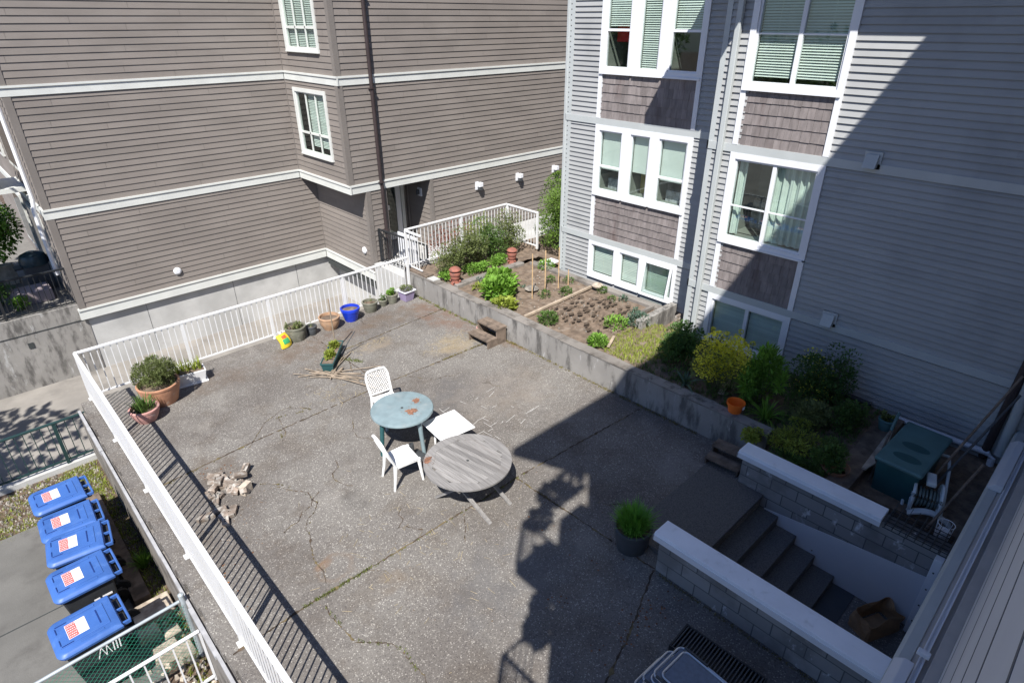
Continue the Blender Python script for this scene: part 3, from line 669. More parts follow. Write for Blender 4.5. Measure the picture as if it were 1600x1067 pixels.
# ------------------------------------------------------------------ railings
def railing(name,p0,p1,z0,z1,label,mat=WHR,pitch=.115,posts=(),bal=.0078,topw=.03,toph=.022,bottom=True,cat='railing',group=None,postw=.03,endposts=True,round_top=False,mount=None):
    p0=Vector((*p0,0));p1=Vector((*p1,0)); L=(p1-p0).length; u=(p1-p0)/L; n=Vector((-u.y,u.x,0))
    e=empty(name,(p0.x,p0.y,z0),0,label,cat,group)
    def M(a,o,z): q=p0+u*a+n*o; return (q.x,q.y,z)
    m=MB()
    if round_top: m.tube([M(0,0,z1-.02),M(L,0,z1-.02)],topw,10)
    else: m.box(-.02,L+.02,-topw,topw,z1-2*toph,z1,0,M)
    P(m,'top_rail',mat,e,bevel=0 if round_top else .006,smooth=round_top)
    if bottom: m=MB(); m.box(0,L,-.016,.016,z0+.07,z0+.10,0,M); P(m,'bottom_rail',mat,e)
    ps=([0,L] if endposts else [])+[x for x in posts]
    for x in ps:
        m=MB(); m.box(x-postw,x+postw,-postw*.8,postw*.8,z0,z1-2*toph,0,M); 
        if mount: m.box(x-.05,x+.05,-.06,.06,z0,z0+.012,0,M)
        P(m,'post',mat,e)
    k=int(L/pitch); cnt=0
    for i in range(1,k):
        a=L*i/k
        if any(abs(a-x)<postw+.01 for x in ps): continue
        m=MB(); m.box(a-bal,a+bal,-bal,bal,z0+.10,z1-2*toph,0,M); P(m,'baluster',mat,e); cnt+=1
    return e
railing('patio_railing',(.95,13.03),(8.53,13.05),.0,1.04,'white baluster railing along the far edge of the patio behind the flower pots',posts=(1.9,3.75,5.65),mount=True)
railing('patio_railing',(.945,2.0),(.945,12.99),.0,1.04,'white baluster railing running down the left edge of the patio above the blue bins',posts=(1.85,3.7,5.55,7.4,9.2),endposts=False,pitch=.118,mount=True)
railing('yard_railing',(-4,12.93),(.80,12.93),-1.12,-.16,'dark green metal railing between the driveway and the blue bins',mat=DKG,pitch=.13,posts=(1.3,2.9,4.22),bal=.007,topw=.028,toph=.018,endposts=True)
railing('garden_railing',(8.70,13.28),(12.36,13.28),.60,1.70,'cream white garden railing running behind the shrubs from the wall corner',pitch=.12,posts=(1.9,))
railing('garden_railing',(12.36,13.22),(12.36,11.98),.60,1.70,'short white railing ending beside the green hedge',pitch=.12,endposts=True)
railing('garden_railing',(8.70,12.62),(8.70,13.25),.62,1.68,'narrow white railing return standing on the end of the low garden wall',pitch=.11,endposts=False)
railing('door_railing',(9.50,13.5),(9.36,15.72),-.02,1.02,'black metal railing beside the recessed entry door',mat=BLK,pitch=.11,bal=.008,topw=.025)
railing('terrace_railing',(-3,19.05),(1.86,19.05),-.22,.84,'black metal railing of the terrace left of the taupe building',mat=BLK,pitch=.12,bal=.008,topw=.025,posts=(1.6,3.3))
# chain link fence and low white railing, bottom left
e=empty('chain_link_fence',(.63,6.95,-1.2),0,'green chain link fence with a galvanised top pipe beside the front blue bin','fence')
m=MB(); m.tube([(-3.2,6.86,-.12),(.60,6.95,-.10)],.022,10); P(m,'top_pipe',GALV,e,smooth=True)
m=MB(); m.tube([(.64,6.95,-1.22),(.64,6.95,-.02)],.034,12); m.lathe([(.038,0),(.036,.02),(.001,.04)],(.64,6.95,-.02),12); P(m,'post',GALV,e,smooth=True)
m=MB(); m.tube([(-3.2,6.86,-1.2),(-3.2,6.86,-.05)],.034,12); P(m,'post',GALV,e,smooth=True)
m=MB(); D=.07; z0,z1=-1.17,-.13; x0,x1=-3.15,.62
def wire(a,b): m.tube([a,b],.0021,4,cap=False)
i=0; x=x0-(z1-z0)
while x<x1:
    for sgn in (1,-1):
        a=(x,z0) if sgn>0 else (x+(z1-z0),z0); b=(x+(z1-z0),z1) if sgn>0 else (x,z1)
        # clip
        def clip(p,q):
            (px,pz),(qx,qz)=p,q
            if px>qx: (px,pz),(qx,qz)=(qx,qz),(px,pz)
            if qx<x0 or px>x1: return None
            s_=(qz-pz)/(qx-px)
            if px<x0: pz+=s_*(x0-px);px=x0
            if qx>x1: qz-=s_*(qx-x1);qx=x1
            return (px,pz),(qx,qz)
        c=clip(a,b)
        if c: wire((c[0][0],6.90+sgn*.004,c[0][1]),(c[1][0],6.90+sgn*.004,c[1][1]))
    x+=D
P(m,'mesh',GRN,e)
m=MB(); 
x=x0-(z1-z0)
railing('low_railing',(-1.6,6.42),(.64,6.44),-1.2,-.20,'white low railing in front of the green chain link fence at the bottom left',pitch=.16,round_top=True,topw=.024,bal=.009,endposts=True,postw=.014)
m=MB(); 
# ------------------------------------------------------------------ stair well, parapets, steps
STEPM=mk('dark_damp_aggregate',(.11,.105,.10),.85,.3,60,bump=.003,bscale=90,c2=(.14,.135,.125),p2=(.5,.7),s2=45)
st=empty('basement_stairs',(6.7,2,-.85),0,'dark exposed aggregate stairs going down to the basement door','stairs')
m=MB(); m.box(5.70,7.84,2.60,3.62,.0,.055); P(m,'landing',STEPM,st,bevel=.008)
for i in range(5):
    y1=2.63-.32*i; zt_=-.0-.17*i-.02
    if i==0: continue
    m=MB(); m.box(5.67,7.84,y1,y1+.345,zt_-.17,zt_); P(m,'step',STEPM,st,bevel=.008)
m=MB(); m.box(5.67,7.84,1.03,1.35,-.86,-.835); P(m,'drain_strip',CHAR,st)
CAPM=mk('white_cap_flashing',(.84,.86,.90),.35,.04,3,c2=(.62,.63,.64),p2=(.6,.8),s2=5)
def parapet(x0,x1,y0,y1,zt_,c0,c1,label,capy0):
    e=empty('parapet_wall',((x0+x1)/2,(y0+y1)/2,0),0,label,'wall')
    m=MB(); m.box(x0,x1,y0,y1,-.95,zt_); P(m,'block_wall',BLOCK,e)
    m=MB(); m.box(c0,c1,capy0,y1+.06,zt_+.004,zt_+.07); P(m,'metal_cap',CAPM,e,bevel=.008)
    m=MB(); m.box(c0-.012,c0+.004,capy0,y1+.072,zt_-.06,zt_+.02); m.box(c1-.004,c1+.012,capy0,y1+.072,zt_-.06,zt_+.02); m.box(c0-.012,c1+.012,y1+.060,y1+.074,zt_-.06,zt_+.02); P(m,'drip_edge',WHT,e)
    return e
e1=parapet(5.44,5.64,.24,2.93,.63,5.38,5.68,'block parapet wall with a white metal cap on the near side of the stairs',.24)
e2=parapet(7.86,8.06,.24,3.04,.60,7.79,8.08,'block parapet wall with a shorter white cap on the garden side of the stairs',1.04)
m=MB(); X=7.852
m.prism([(.26,-.84),(2.3,-.84),(2.55,-.18),(1.2,.0),(.26,.10)],0,.012,M=lambda a,b,z:(X-z,a,b)); P(m,'white_skim_coat',WHS,e2)
m=MB(); X=5.645
m.prism([(.26,-.84),(2.3,-.84),(2.55,-.18),(1.2,.0),(.26,.10)],0,.012,M=lambda a,b,z:(X+z,a,b)); P(m,'white_skim_coat',WHS,e1)
# moss line along the near parapet is part of the ground cover below

# ------------------------------------------------------------------ the white building the photo is taken from
wb=empty('apartment_building',(5,-.2,0),0,'white sided building wall running down the right edge of the picture','building')
def lip(nm,mat,pts,x0,x1,bev=.004):
    m=MB(); m.prism(pts,x0,x1,M=lambda a,b,z:(z,a,b)); return P(m,nm,mat,wb,bevel=bev)
lip('base_wall',CONCL,[(-.6,-1),(.20,-1),(.20,.93),(-.6,.93)],.5,10.95,0)
lip('base_flashing',GTR,[(.10,.93),(.235,.93),(.235,.96),(.20,1.0),(.10,1.0)],.5,10.93)
lip('ledge_board',mk('taupe_ledge_board',(.42,.39,.36),.7,.08,3),[(-.6,.94),(.11,.94),(.11,.98),(.0,1.02),(-.6,1.02)],.5,10.93)
lip('ledge_track',WHT,[(.0,1.02),(.055,1.02),(.055,1.06),(.04,1.06),(.04,1.035),(.015,1.035),(.015,1.07),(.0,1.07)],4.2,10.9,.002)
for (xa,xb) in ((.6,5.4),(9.0,10.4)):
    m=MB(); m.prism([(.06,1.0),(.225,1.0),(.225,1.03),(.15,1.10),(.06,1.10)],xa,xb,M=lambda a,b,z:(z,a,b)); P(m,'rail_cover',WHS,wb,bevel=.01)
lip('ledge_board',mk('taupe_ledge_board',(.42,.39,.36)),[(-.6,1.02),(-.045,1.02),(-.045,1.13),(-.6,1.13)],.5,10.93)
WZ=[1.14,1.75,3.05,3.9,4.55,5.25,5.65,6.1,6.6]
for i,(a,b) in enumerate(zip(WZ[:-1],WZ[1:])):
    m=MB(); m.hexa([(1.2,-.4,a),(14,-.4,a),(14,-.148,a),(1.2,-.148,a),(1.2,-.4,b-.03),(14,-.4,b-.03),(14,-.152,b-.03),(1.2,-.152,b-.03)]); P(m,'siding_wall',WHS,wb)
    m=MB(); m.box(1.2,14,-.35,-.1462,b-.03,b+.002); P(m,'lap_shade_strip',mk('painted_lap_shade',(.10,.105,.115),.7,.1),wb)  # proud dark strip paints the shade line at each siding lap
m=MB()
m.box(1.2,14,-8,-.41,-1,6.6); m.box(1.2,14,-8,-.2,6.6,11.6); m.box(.02,1.2,-8,-.30,-1,11.6); m.box(-.5,.0,-8,-.2,-1,9.35)  # narrow left block is added, unseen, to fill the shadow on the patio
P(m,'inner_wall',WHS,wb)
m=MB(); m.prism([(-1.37,.25),(14,.25),(14,-8),(0.3,-8),(-.0,-1.4),(-.9,-.92)],11.6,11.85); P(m,'roof_eave',WHT,wb)
for x in (5.5,):   # small white clips on the ledge
    m=MB(); m.box(x,x+.06,-.02,.09,1.12,1.17); P(m,'clip',WHT,wb,bevel=.006)
for (zr,zs) in ((8.85,7.8),(6.1,5.05)):
    m=MB(); m.box(-.62,-.5,-1.5,.40,zs-.2,zs); m.box(-.62,-.12 if zr<7 else .0,-.2,.40,zs-.2,zs)
    P(m,'balcony_slab',WHS,wb)
    m=MB(); m.tube([(-.62,-1.5,zr),(-.62,.38,zr),(-.08 if zr<7 else .5,.38,zr)],.03,8); m.tube([(-.62,.38,zs),(-.62,.38,zr)],.03,8)
    x=-.54
    while x<(-.1 if zr<7 else -.3): m.tube([(x,.38,zs),(x,.38,zr)],.009,5); x+=.11
    y=.28
    while y>-1.4: m.tube([(-.62,y,zs),(-.62,y,zr)],.009,5); y-=.11
    P(m,'balcony_railing',WHT,wb)
# vertical door trim at the bottom of the stairs
m=MB(); m.box(7.72,7.84,.26,.36,-.84,.52); P(m,'door_trim',WHT,wb,bevel=.006)
m=MB()
for z in (-.6,-.3,0,.3): m.box(7.713,7.719,.30,.32,z,z+.02)
P(m,'screw',CHAR,wb)
# ------------------------------------------------------------------ joints and cracks in the paving
def crack(pts,w0,w1,mat,name,z=.004,seg=.05,jit=.012,parent=None,gap=0):
    mb=MB(); rg=random.Random(int(pts[0][0]*100)+int(pts[0][1]*10)); prev=None
    for (a,b) in zip(pts[:-1],pts[1:]):
        A=Vector((*a,0));B=Vector((*b,0)); L=(B-A).length; n=max(1,int(L/seg)); u=(B-A)/L; nn=Vector((-u.y,u.x,0))
        for i in range(n+1):
            p=A+(B-A)*i/n+nn*rg.uniform(-jit,jit); w_=rg.uniform(w0,w1)*(1 if rg.random()>.08 else 2.2)
            c=(p+nn*w_,p-nn*w_)
            if prev and rg.random()>gap: mb.quad((*prev[0].xy,z),(*prev[1].xy,z),(*c[1].xy,z),(*c[0].xy,z),rg.uniform(-.3,.3))
            prev=c
    return mb.build(name,mat)
JM=mk('joint_dirt',(.07,.05,.035),1,.4,12,c2=(.13,.10,.05),p2=(.5,.6),s2=4)
joints=[[(1.0,9.35),(2.6,9.47),(5.4,9.53),(6.27,9.5),(8.5,9.42)],[(.8,5.62),(1.7,5.65),(4.45,5.58),(5.48,5.58),(8.45,5.38)],[(5.37,13.0),(5.38,11.3),(5.36,9.5)],[(5.36,9.5),(5.37,5.6)],[(5.37,5.6),(5.44,2.95)],[(3.0,2.2),(4.3,2.55),(5.42,2.95)],[(.8,11.9),(2.4,11.95)],[(5.1,11.35),(8.5,11.6)]]
for i,j in enumerate(joints):
    if i in (3,): struct(crack(j,.0,.006,JM,'paving_joint',gap=.45))
    elif i==6: struct(crack(j,.0,.005,JM,'paving_joint',gap=.4))
    else: struct(crack(j,.005,.017,JM,'paving_joint',jit=.010,gap=.05))
for j in ([(2.5,8.1),(2.7,7.7),(2.75,7.3),(2.4,6.9),(2.2,6.3),(2.1,5.8)],[(2.6,9.4),(3.1,9.9),(3.6,10.1),(3.9,9.7)],[(3.3,9.9),(3.2,9.4),(3.05,9.1)],[(3.5,8.0),(3.2,7.6),(3.4,7.2)],[(2.1,7.0),(2.5,7.2),(2.9,7.5)],[(3.6,6.3),(3.4,6.0),(3.6,5.7)],[(1.9,5.5),(1.95,4.8),(2.3,4.3),(2.2,3.7),(2.5,3.2)],[(2.6,5.6),(2.8,5.3)],[(6.9,8.2),(7.1,7.8)],[(5.4,10.9),(5.2,10.3),(5.4,9.9)],[(4.2,5.5),(3.9,5.1)],[(6.2,3.9),(5.9,4.3)],[(4.3,8.9),(4.1,8.3),(4.3,7.9)],[(5.9,9.5),(6.3,8.9),(6.9,8.8)],[(6.8,12.9),(6.6,12.2),(7.0,11.6)],[(2.0,8.6),(2.5,8.1)],[(4.9,7.2),(5.5,6.4),(5.9,6.3)]):
    pts=[]
    for a,b in zip(j[:-1],j[1:]):
        for k in range(3): pts.append((a[0]+(b[0]-a[0])*k/3+rnd.uniform(-.05,.05),a[1]+(b[1]-a[1])*k/3+rnd.uniform(-.05,.05)))
    pts.append(j[-1]); struct(crack(pts,.001,.009,JM,'paving_crack',seg=.03,jit=.008,gap=.12))
# chalk-like scratches
m=MB()
for k in range(26):
    x=rnd.uniform(5.6,7.0); y=rnd.uniform(6.5,7.9); a=rnd.choice((.15,1.65,.25))+rnd.uniform(-.2,.2); L=rnd.uniform(.05,.28); w_=.004
    c,s_=math.cos(a),math.sin(a); m.quad((x-s_*w_,y+c*w_,.0035),(x+s_*w_,y-c*w_,.0035),(x+c*L+s_*w_,y+s_*L-c*w_,.0035),(x+c*L-s_*w_,y+s_*L+c*w_,.0035))
struct(m.build('paving_scratches',mk('pale_scrape',(.5,.49,.47),.9,.1)))
# moss and weeds growing in the joints (ground cover)
def tufts(mb,x,y,z,r,n,h,rg,spread=.5):
    for k in range(n):
        a=rg.uniform(0,6.28); q=rg.uniform(0,r); bx,by=x+q*math.cos(a),y+q*math.sin(a); L=h*rg.uniform(.5,1.2); b=rg.uniform(0,6.28); t=rg.uniform(.1,spread)*L; w_=.004+.003*rg.random()
        mb.tri((bx-w_*math.sin(b),by+w_*math.cos(b),z),(bx+w_*math.sin(b),by-w_*math.cos(b),z),(bx+t*math.cos(b),by+t*math.sin(b),z+L),rg.uniform(-.4,.4))
rg=random.Random(11); m=MB(); m2=MB()
def along(pts,step,prob,r,n,h,mb):
    for a,b in zip(pts[:-1],pts[1:]):
        L=math.hypot(b[0]-a[0],b[1]-a[1]); k=int(L/step)
        for i in range(k):
            if rg.random()<prob: 
                f=(i+rg.random())/k; tufts(mb,a[0]+(b[0]-a[0])*f,a[1]+(b[1]-a[1])*f,.0,r,n,h,rg)
along([(1.7,5.65),(2.7,5.62)],.03,.75,.035,16,.035,m); along([(2.7,5.6),(4.6,5.57)],.06,.5,.02,8,.022,m)
along([(4.6,5.57),(5.6,5.56)],.04,.6,.02,8,.025,m); along([(5.37,5.6),(5.41,4.3)],.04,.6,.02,8,.02,m2)
along([(6.9,9.48),(8.2,9.45)],.03,.7,.04,14,.03,m2); along([(5.1,11.35),(8.5,11.6)],.06,.5,.02,7,.02,m2)
along([(2.6,9.47),(5.4,9.53)],.1,.35,.02,7,.02,m2); along([(8.53,4.2),(8.53,13)],.035,.62,.05,12,.035,m2); along([(8.50,9.8),(8.50,13)],.08,.5,.05,12,.07,m)
along([(5.40,.6),(5.40,2.9)],.025,.7,.035,10,.02,m2); along([(5.2,11.2),(5.6,10.6)],.03,.8,.08,16,.05,m); along([(8.4,9.6),(8.55,8.9)],.03,.7,.06,12,.03,m2)
along([(2.0,8.6),(2.5,8.1),(2.7,7.7),(2.75,7.3)],.05,.4,.02,8,.02,m2); along([(3.6,10.1),(3.9,9.7),(3.3,9.9),(3.05,9.1)],.05,.5,.03,10,.025,m2)
along([(1.9,5.5),(1.95,4.8),(2.3,4.3),(2.2,3.7)],.05,.5,.03,9,.03,m); along([(2.75,7.3),(2.4,6.9),(2.2,6.3)],.1,.3,.02,7,.02,m2); along([(.9,9.3),(2.6,9.45)],.08,.4,.03,8,.025,m2)
tag(m.build('moss',GRASSY),kind='stuff'); tag(m2.build('moss',MOSS),kind='stuff')
# scattered straw, soil crumbs
m=MB()
for k in range(420):
    cx,cy,sx,sy=rg.choice(((7.5,10.0,.55,.35),(7.7,9.9,.5,.3),(6.2,11.2,.5,.25),(4.5,9.8,.6,.4),(3.4,5.6,1.2,1.2)))
    x=rg.gauss(cx,sx*.6); y=rg.gauss(cy,sy*.6); a=rg.uniform(0,3.14); L=rg.uniform(.03,.16); w_=.0022; c,s_=math.cos(a),math.sin(a)
    m.quad((x-s_*w_,y+c*w_,.006),(x+s_*w_,y-c*w_,.006),(x+c*L+s_*w_,y+s_*L-c*w_,.012),(x+c*L-s_*w_,y+s_*L+c*w_,.012),rg.uniform(-.3,.3))
tag(m.build('straw',L_DRY),kind='stuff')
def crumbs(name,mat,spec,seed,smin=.008,smax=.03):
    rg=random.Random(seed); mb=MB()
    for (cx,cy,sx,sy,n) in spec:
        for i in range(n):
            x=rg.gauss(cx,sx); y=rg.gauss(cy,sy); s_=rg.uniform(smin,smax); h=s_*.5
            mb.hexa([(x-s_,y-s_*.8,.002),(x+s_,y-s_,.002),(x+s_*.9,y+s_,.002),(x-s_,y+s_*.8,.002),(x-s_*.4,y-s_*.4,h),(x+s_*.4,y-s_*.3,h),(x+s_*.4,y+s_*.4,h),(x-s_*.5,y+s_*.4,h)],rg.uniform(-.4,.4))
    return tag(mb.build(name,mat),kind='stuff')
crumbs('soil_crumbs',SOIL,[(5.2,12.2,.7,.25,150),(4.9,11.6,.4,.3,60),(8.6,9.2,.15,.35,60),(1.55,7.4,.25,.4,50),(2.0,7.9,.3,.2,30),(3,12.1,.8,.2,40),(5,5,2,2,40)],3,.004,.012)
crumbs('leaf_litter',mk('dead_leaf',(.16,.07,.03),.9,.4,20),[(4.6,2.6,.35,.12,60),(4.15,3.5,.1,.08,10),(5.1,4.2,.3,.5,20),(1.9,9.1,.15,.1,20),(1.2,6.9,.2,.4,20)],4,.005,.014)

# ------------------------------------------------------------------ furniture
def Rz(a): 
    c,s_=math.cos(a),math.sin(a); return lambda x,y,z:(x*c-y*s_,x*s_+y*c,z)
def bar(m,a,b,w_,t,var=0):   # rectangular bar between two points
    a=Vector(a);b=Vector(b); d=(b-a).normalized(); u=d.cross(Vector((0,0,1)))
    if u.length<.05: u=Vector((0,1,0))
    u.normalize(); v=d.cross(u).normalized(); p=[]
    for q in (a,b):
        for s1,s2 in ((-1,-1),(1,-1),(1,1),(-1,1)): p.append(q+u*w_*s1+v*t*s2)
    m.hexa(p,var)
def curved_panel(m,fn,nu,nv,th,var=0):
    # fn(u,v)->Vector, extruded along local normal
    g=[[Vector(fn(i/nu,j/nv)) for j in range(nv+1)] for i in range(nu+1)]
    def nrm(i,j):
        a=g[min(i+1,nu)][j]-g[max(i-1,0)][j]; b=g[i][min(j+1,nv)]-g[i][max(j-1,0)]; n=a.cross(b); return n.normalized() if n.length else Vector((0,0,1))
    k=len(m.v); 
    for s_ in (0,1):
        for i in range(nu+1):
            for j in range(nv+1): m.v.append(tuple(g[i][j]+nrm(i,j)*(-th if s_ else 0)))
    N1=(nu+1)*(nv+1); id=lambda s_,i,j:k+s_*N1+i*(nv+1)+j
    for i in range(nu):
        for j in range(nv):
            m.f.append((id(0,i,j),id(0,i+1,j),id(0,i+1,j+1),id(0,i,j+1))); m.a.append(var)
            m.f.append((id(1,i,j),id(1,i,j+1),id(1,i+1,j+1),id(1,i+1,j))); m.a.append(var)
    for i in range(nu):
        for j in (0,nv): m.f.append((id(0,i,j),id(0,i+1,j),id(1,i+1,j),id(1,i,j))); m.a.append(var)
    for j in range(nv):
        for i in (0,nu): m.f.append((id(0,i,j),id(0,i,j+1),id(1,i,j+1),id(1,i,j))); m.a.append(var)
def garden_chair(label):
    e=empty('garden_chair',(0,0,0),0,label,'chair','white plastic garden chairs')
    # faces +x ; seat
    m=MB()
    def seat(u,v):
        x=-.20+.42*u; w_=.205+.025*u; y=(v*2-1)*w_; z=.435-.02*math.sin(u*3.14)*(1-(v*2-1)**2)-(.05*max(0,u-.85)/.15)+.012*u
        return (x,y,z)
    curved_panel(m,seat,10,8,.012); m.build('seat',PLW,e,smooth=True)
    # back: outer frame plus lattice
    bk=lambda s,t:(-.20-.13*t-.03*math.sin(t*1.6),s*(.205+.02*t-.05*max(0,t-.8)/.2*abs(s)),.44+.44*t+( .02*(1-s*s) if t>.95 else 0))
    m=MB()
    def fr(pts,w_): 
        m.tube(pts,w_,6)
    left=[bk(-1,t/8) for t in range(9)]; right=[bk(1,t/8) for t in range(9)]; top=[bk(-1+2*i/8,1.0) for i in range(9)]
    fr(left,.020); fr(right,.020); fr(top,.024); fr([bk(-1+2*i/6,.1) for i in range(7)],.016)
    b=m.build('backrest',PLW,e,smooth=True)
    m=MB()
    for k in range(-6,15):
        for sg in (1,-1):
            pts=[]
            for q in range(13):
                s_=-.92+1.84*q/12; t_=.1+.105*k+sg*(s_)*.46+.07
                if .1<=t_<=.98: pts.append(bk(s_,t_))
            if len(pts)>1: m.tube(pts,.0048,4,cap=False)
    m.build('lattice',PLW,b)
    for s_ in (-1,1):
        m=MB(); m.tube([(.20,s_*.20,.425),(.215,s_*.215,.22),(.235,s_*.235,0)],[.032,.025,.019],8); m.build('leg',PLW,e,smooth=True)
        m=MB(); m.tube([(-.20,s_*.195,.44),(-.225,s_*.205,.22),(-.265,s_*.225,0)],[.032,.025,.019],8); m.build('leg',PLW,e,smooth=True)
    m=MB()
    m.box(.195,.215,-.20,.20,.375,.425); m.box(-.19,.20,-.212,-.195,.385,.43); m.box(-.19,.20,.195,.212,.385,.43); m.build('apron',PLW,e,bevel=.004)
    return e
ch=garden_chair('white plastic chair tucked behind the round teal table with its lattice back up'); ch.location=(4.80,8.42,0); ch.rotation_euler=(0,0,R(-97))
c2=copy_tree(ch); c2['label']='white plastic chair standing sideways between the teal table and the grey wooden table'; c2.location=(4.06,6.86,0); c2.rotation_euler=(0,0,R(-8))
# round teal table
e=empty('round_table',(4.62,7.62,0),R(-40),'round teal plastic table with brown dirt patches on its top','table')
m=MB(); m.lathe([(.001,.722),(.50,.722),(.525,.716),(.535,.70),(.535,.675),(.515,.67),(.50,.69),(.001,.695)],n=56); tt=m.build('tabletop',TEAL,e,smooth=True)
def dirt_patch(name,mat,cx,cy,z,r,par_,seed,n=26,el=(1,1)):
    rg=random.Random(seed); m=MB(); 
    for b in range(5):
        ox,oy=cx+rg.uniform(-.5,.5)*r*el[0],cy+rg.uniform(-.5,.5)*r*el[1]; rr=r*rg.uniform(.3,.7); k=len(m.v); 
        for j in range(n): a=6.283*j/n; q=rr*(1+.35*rg.uniform(-1,1)); m.v.append((ox+q*math.cos(a)*el[0],oy+q*math.sin(a)*el[1],z+b*.0004))
        m.f.append(tuple(range(k,k+n))); m.a.append(rg.uniform(-.2,.2))
    for b in range(60):
        a=rg.uniform(0,6.28); q=r*rg.uniform(.5,1.6); s_=rg.uniform(.002,.008); x=cx+q*math.cos(a)*el[0]; y=cy+q*math.sin(a)*el[1]; m.quad((x-s_,y,z),(x,y-s_,z),(x+s_,y,z),(x,y+s_,z))
    return m.build(name,mat,par_)
dm=mk('dried_leaf_dirt',(.22,.11,.07),.95,.35,25)
dirt_patch('dirt',dm,.217,.211,.7235,.085,tt,3); dirt_patch('dirt',dm,.161,-.147,.7235,.12,tt,5); 
m=MB(); m.disc((0,0,.7245),.024,16); m.build('umbrella_hole',DARK,tt)
for (x,y) in ((.33,.33),(-.33,.33),(.33,-.33),(-.33,-.33)):
    m=MB(); m.tube([(x*.92,y*.92,.70),(x,y,.35),(x*1.08,y*1.08,0)],[.042,.038,.033],10); m.build('leg',TEALD if (x*y>0) else TEAL,e,smooth=True)
m=MB(); m.lathe([(.24,0),(.23,.05),(.12,.09),(.05,.10),(.04,.34),(.03,.34),(.03,.1)],(0,0,0),20)
ub=tag(m.build('parasol_base',CHAR,smooth=True),'dark parasol foot with an empty tube standing under the teal table','parasol base'); ub.location=(4.42,7.12,0)
# white square tabletop on a small stand
e=empty('side_table',(5.11,6.99,0),R(-6),'low square white plastic table with a stained top','table')
m=MB(); m.box(-.335,.335,-.335,.335,.43,.455); t2=m.build('tabletop',PLWD,e,bevel=.012)
for (x,y) in ((.17,.17),(-.17,.17),(.17,-.17),(-.17,-.17)): m=MB(); m.tube([(x,y,.43),(x*1.05,y*1.05,0)],[.025,.018],8); m.build('leg',PLW,e,smooth=True)
# weathered round wooden table
e=empty('round_table',(4.53,5.76,0),R(-79.8),'round weathered grey wooden slatted table with folding legs','table')
rr=.665; z=.72
m=MB(); w_=.078; x=-rr+.09; k=0; ro=.555
y=-.5
while y<.55:
    y2=min(y+w_,.55); ym=max(abs(y),abs(y2))
    h=math.sqrt(max(0,ro*ro-ym*ym)) if ym<ro else 0
    if h>.05: m.box(-h,h,y+.0035,y2-.0035,z-.022,z+rnd.uniform(-.0015,.0015),rnd.uniform(-.28,.25))
    y=y2
tp=m.build('tabletop',WOODG,e)
m=MB(); n=8
for i in range(n):     # broad rim built from eight curved segments
    a0=2*math.pi*i/n+.2; a1=2*math.pi*(i+1)/n+.2; poly=[]
    for k in range(9): a=a0+(a1-a0)*k/8; poly.append((rr*math.cos(a),rr*math.sin(a)))
    ri=.545
    poly.append((ri*math.cos(a1),ri*math.sin(a1))); poly.append((ri*math.cos(a0),ri*math.sin(a0)))
    m.prism(poly,z-.024,z+.004,var=rnd.uniform(-.15,.12))
m.build('rim',WOODG,tp)
m=MB(); m.disc((0,0,z+.0045),.022,16); m.build('umbrella_hole',DARK,tp)
dirt_patch('dirt',dm,-.48,-.36,z+.006,.07,tp,9,el=(1,1.2))
for sg in (-1,1):
    m=MB(); bar(m,(-.42,sg*.30,.0),(.36,sg*.30,.69),.028,.014); m.build('leg',WOODG,e)
    m=MB(); bar(m,(.62,sg*.25,.0),(-.36,sg*.25,.69),.028,.014); m.build('leg',WOODG,e)
m=MB(); m.box(-.03,.03,-.45,.45,.665,.695); m.box(-.40,-.34,-.36,.36,.66,.69); m.box(.34,.40,-.36,.36,.66,.69); m.build('brace',WOODG,e)

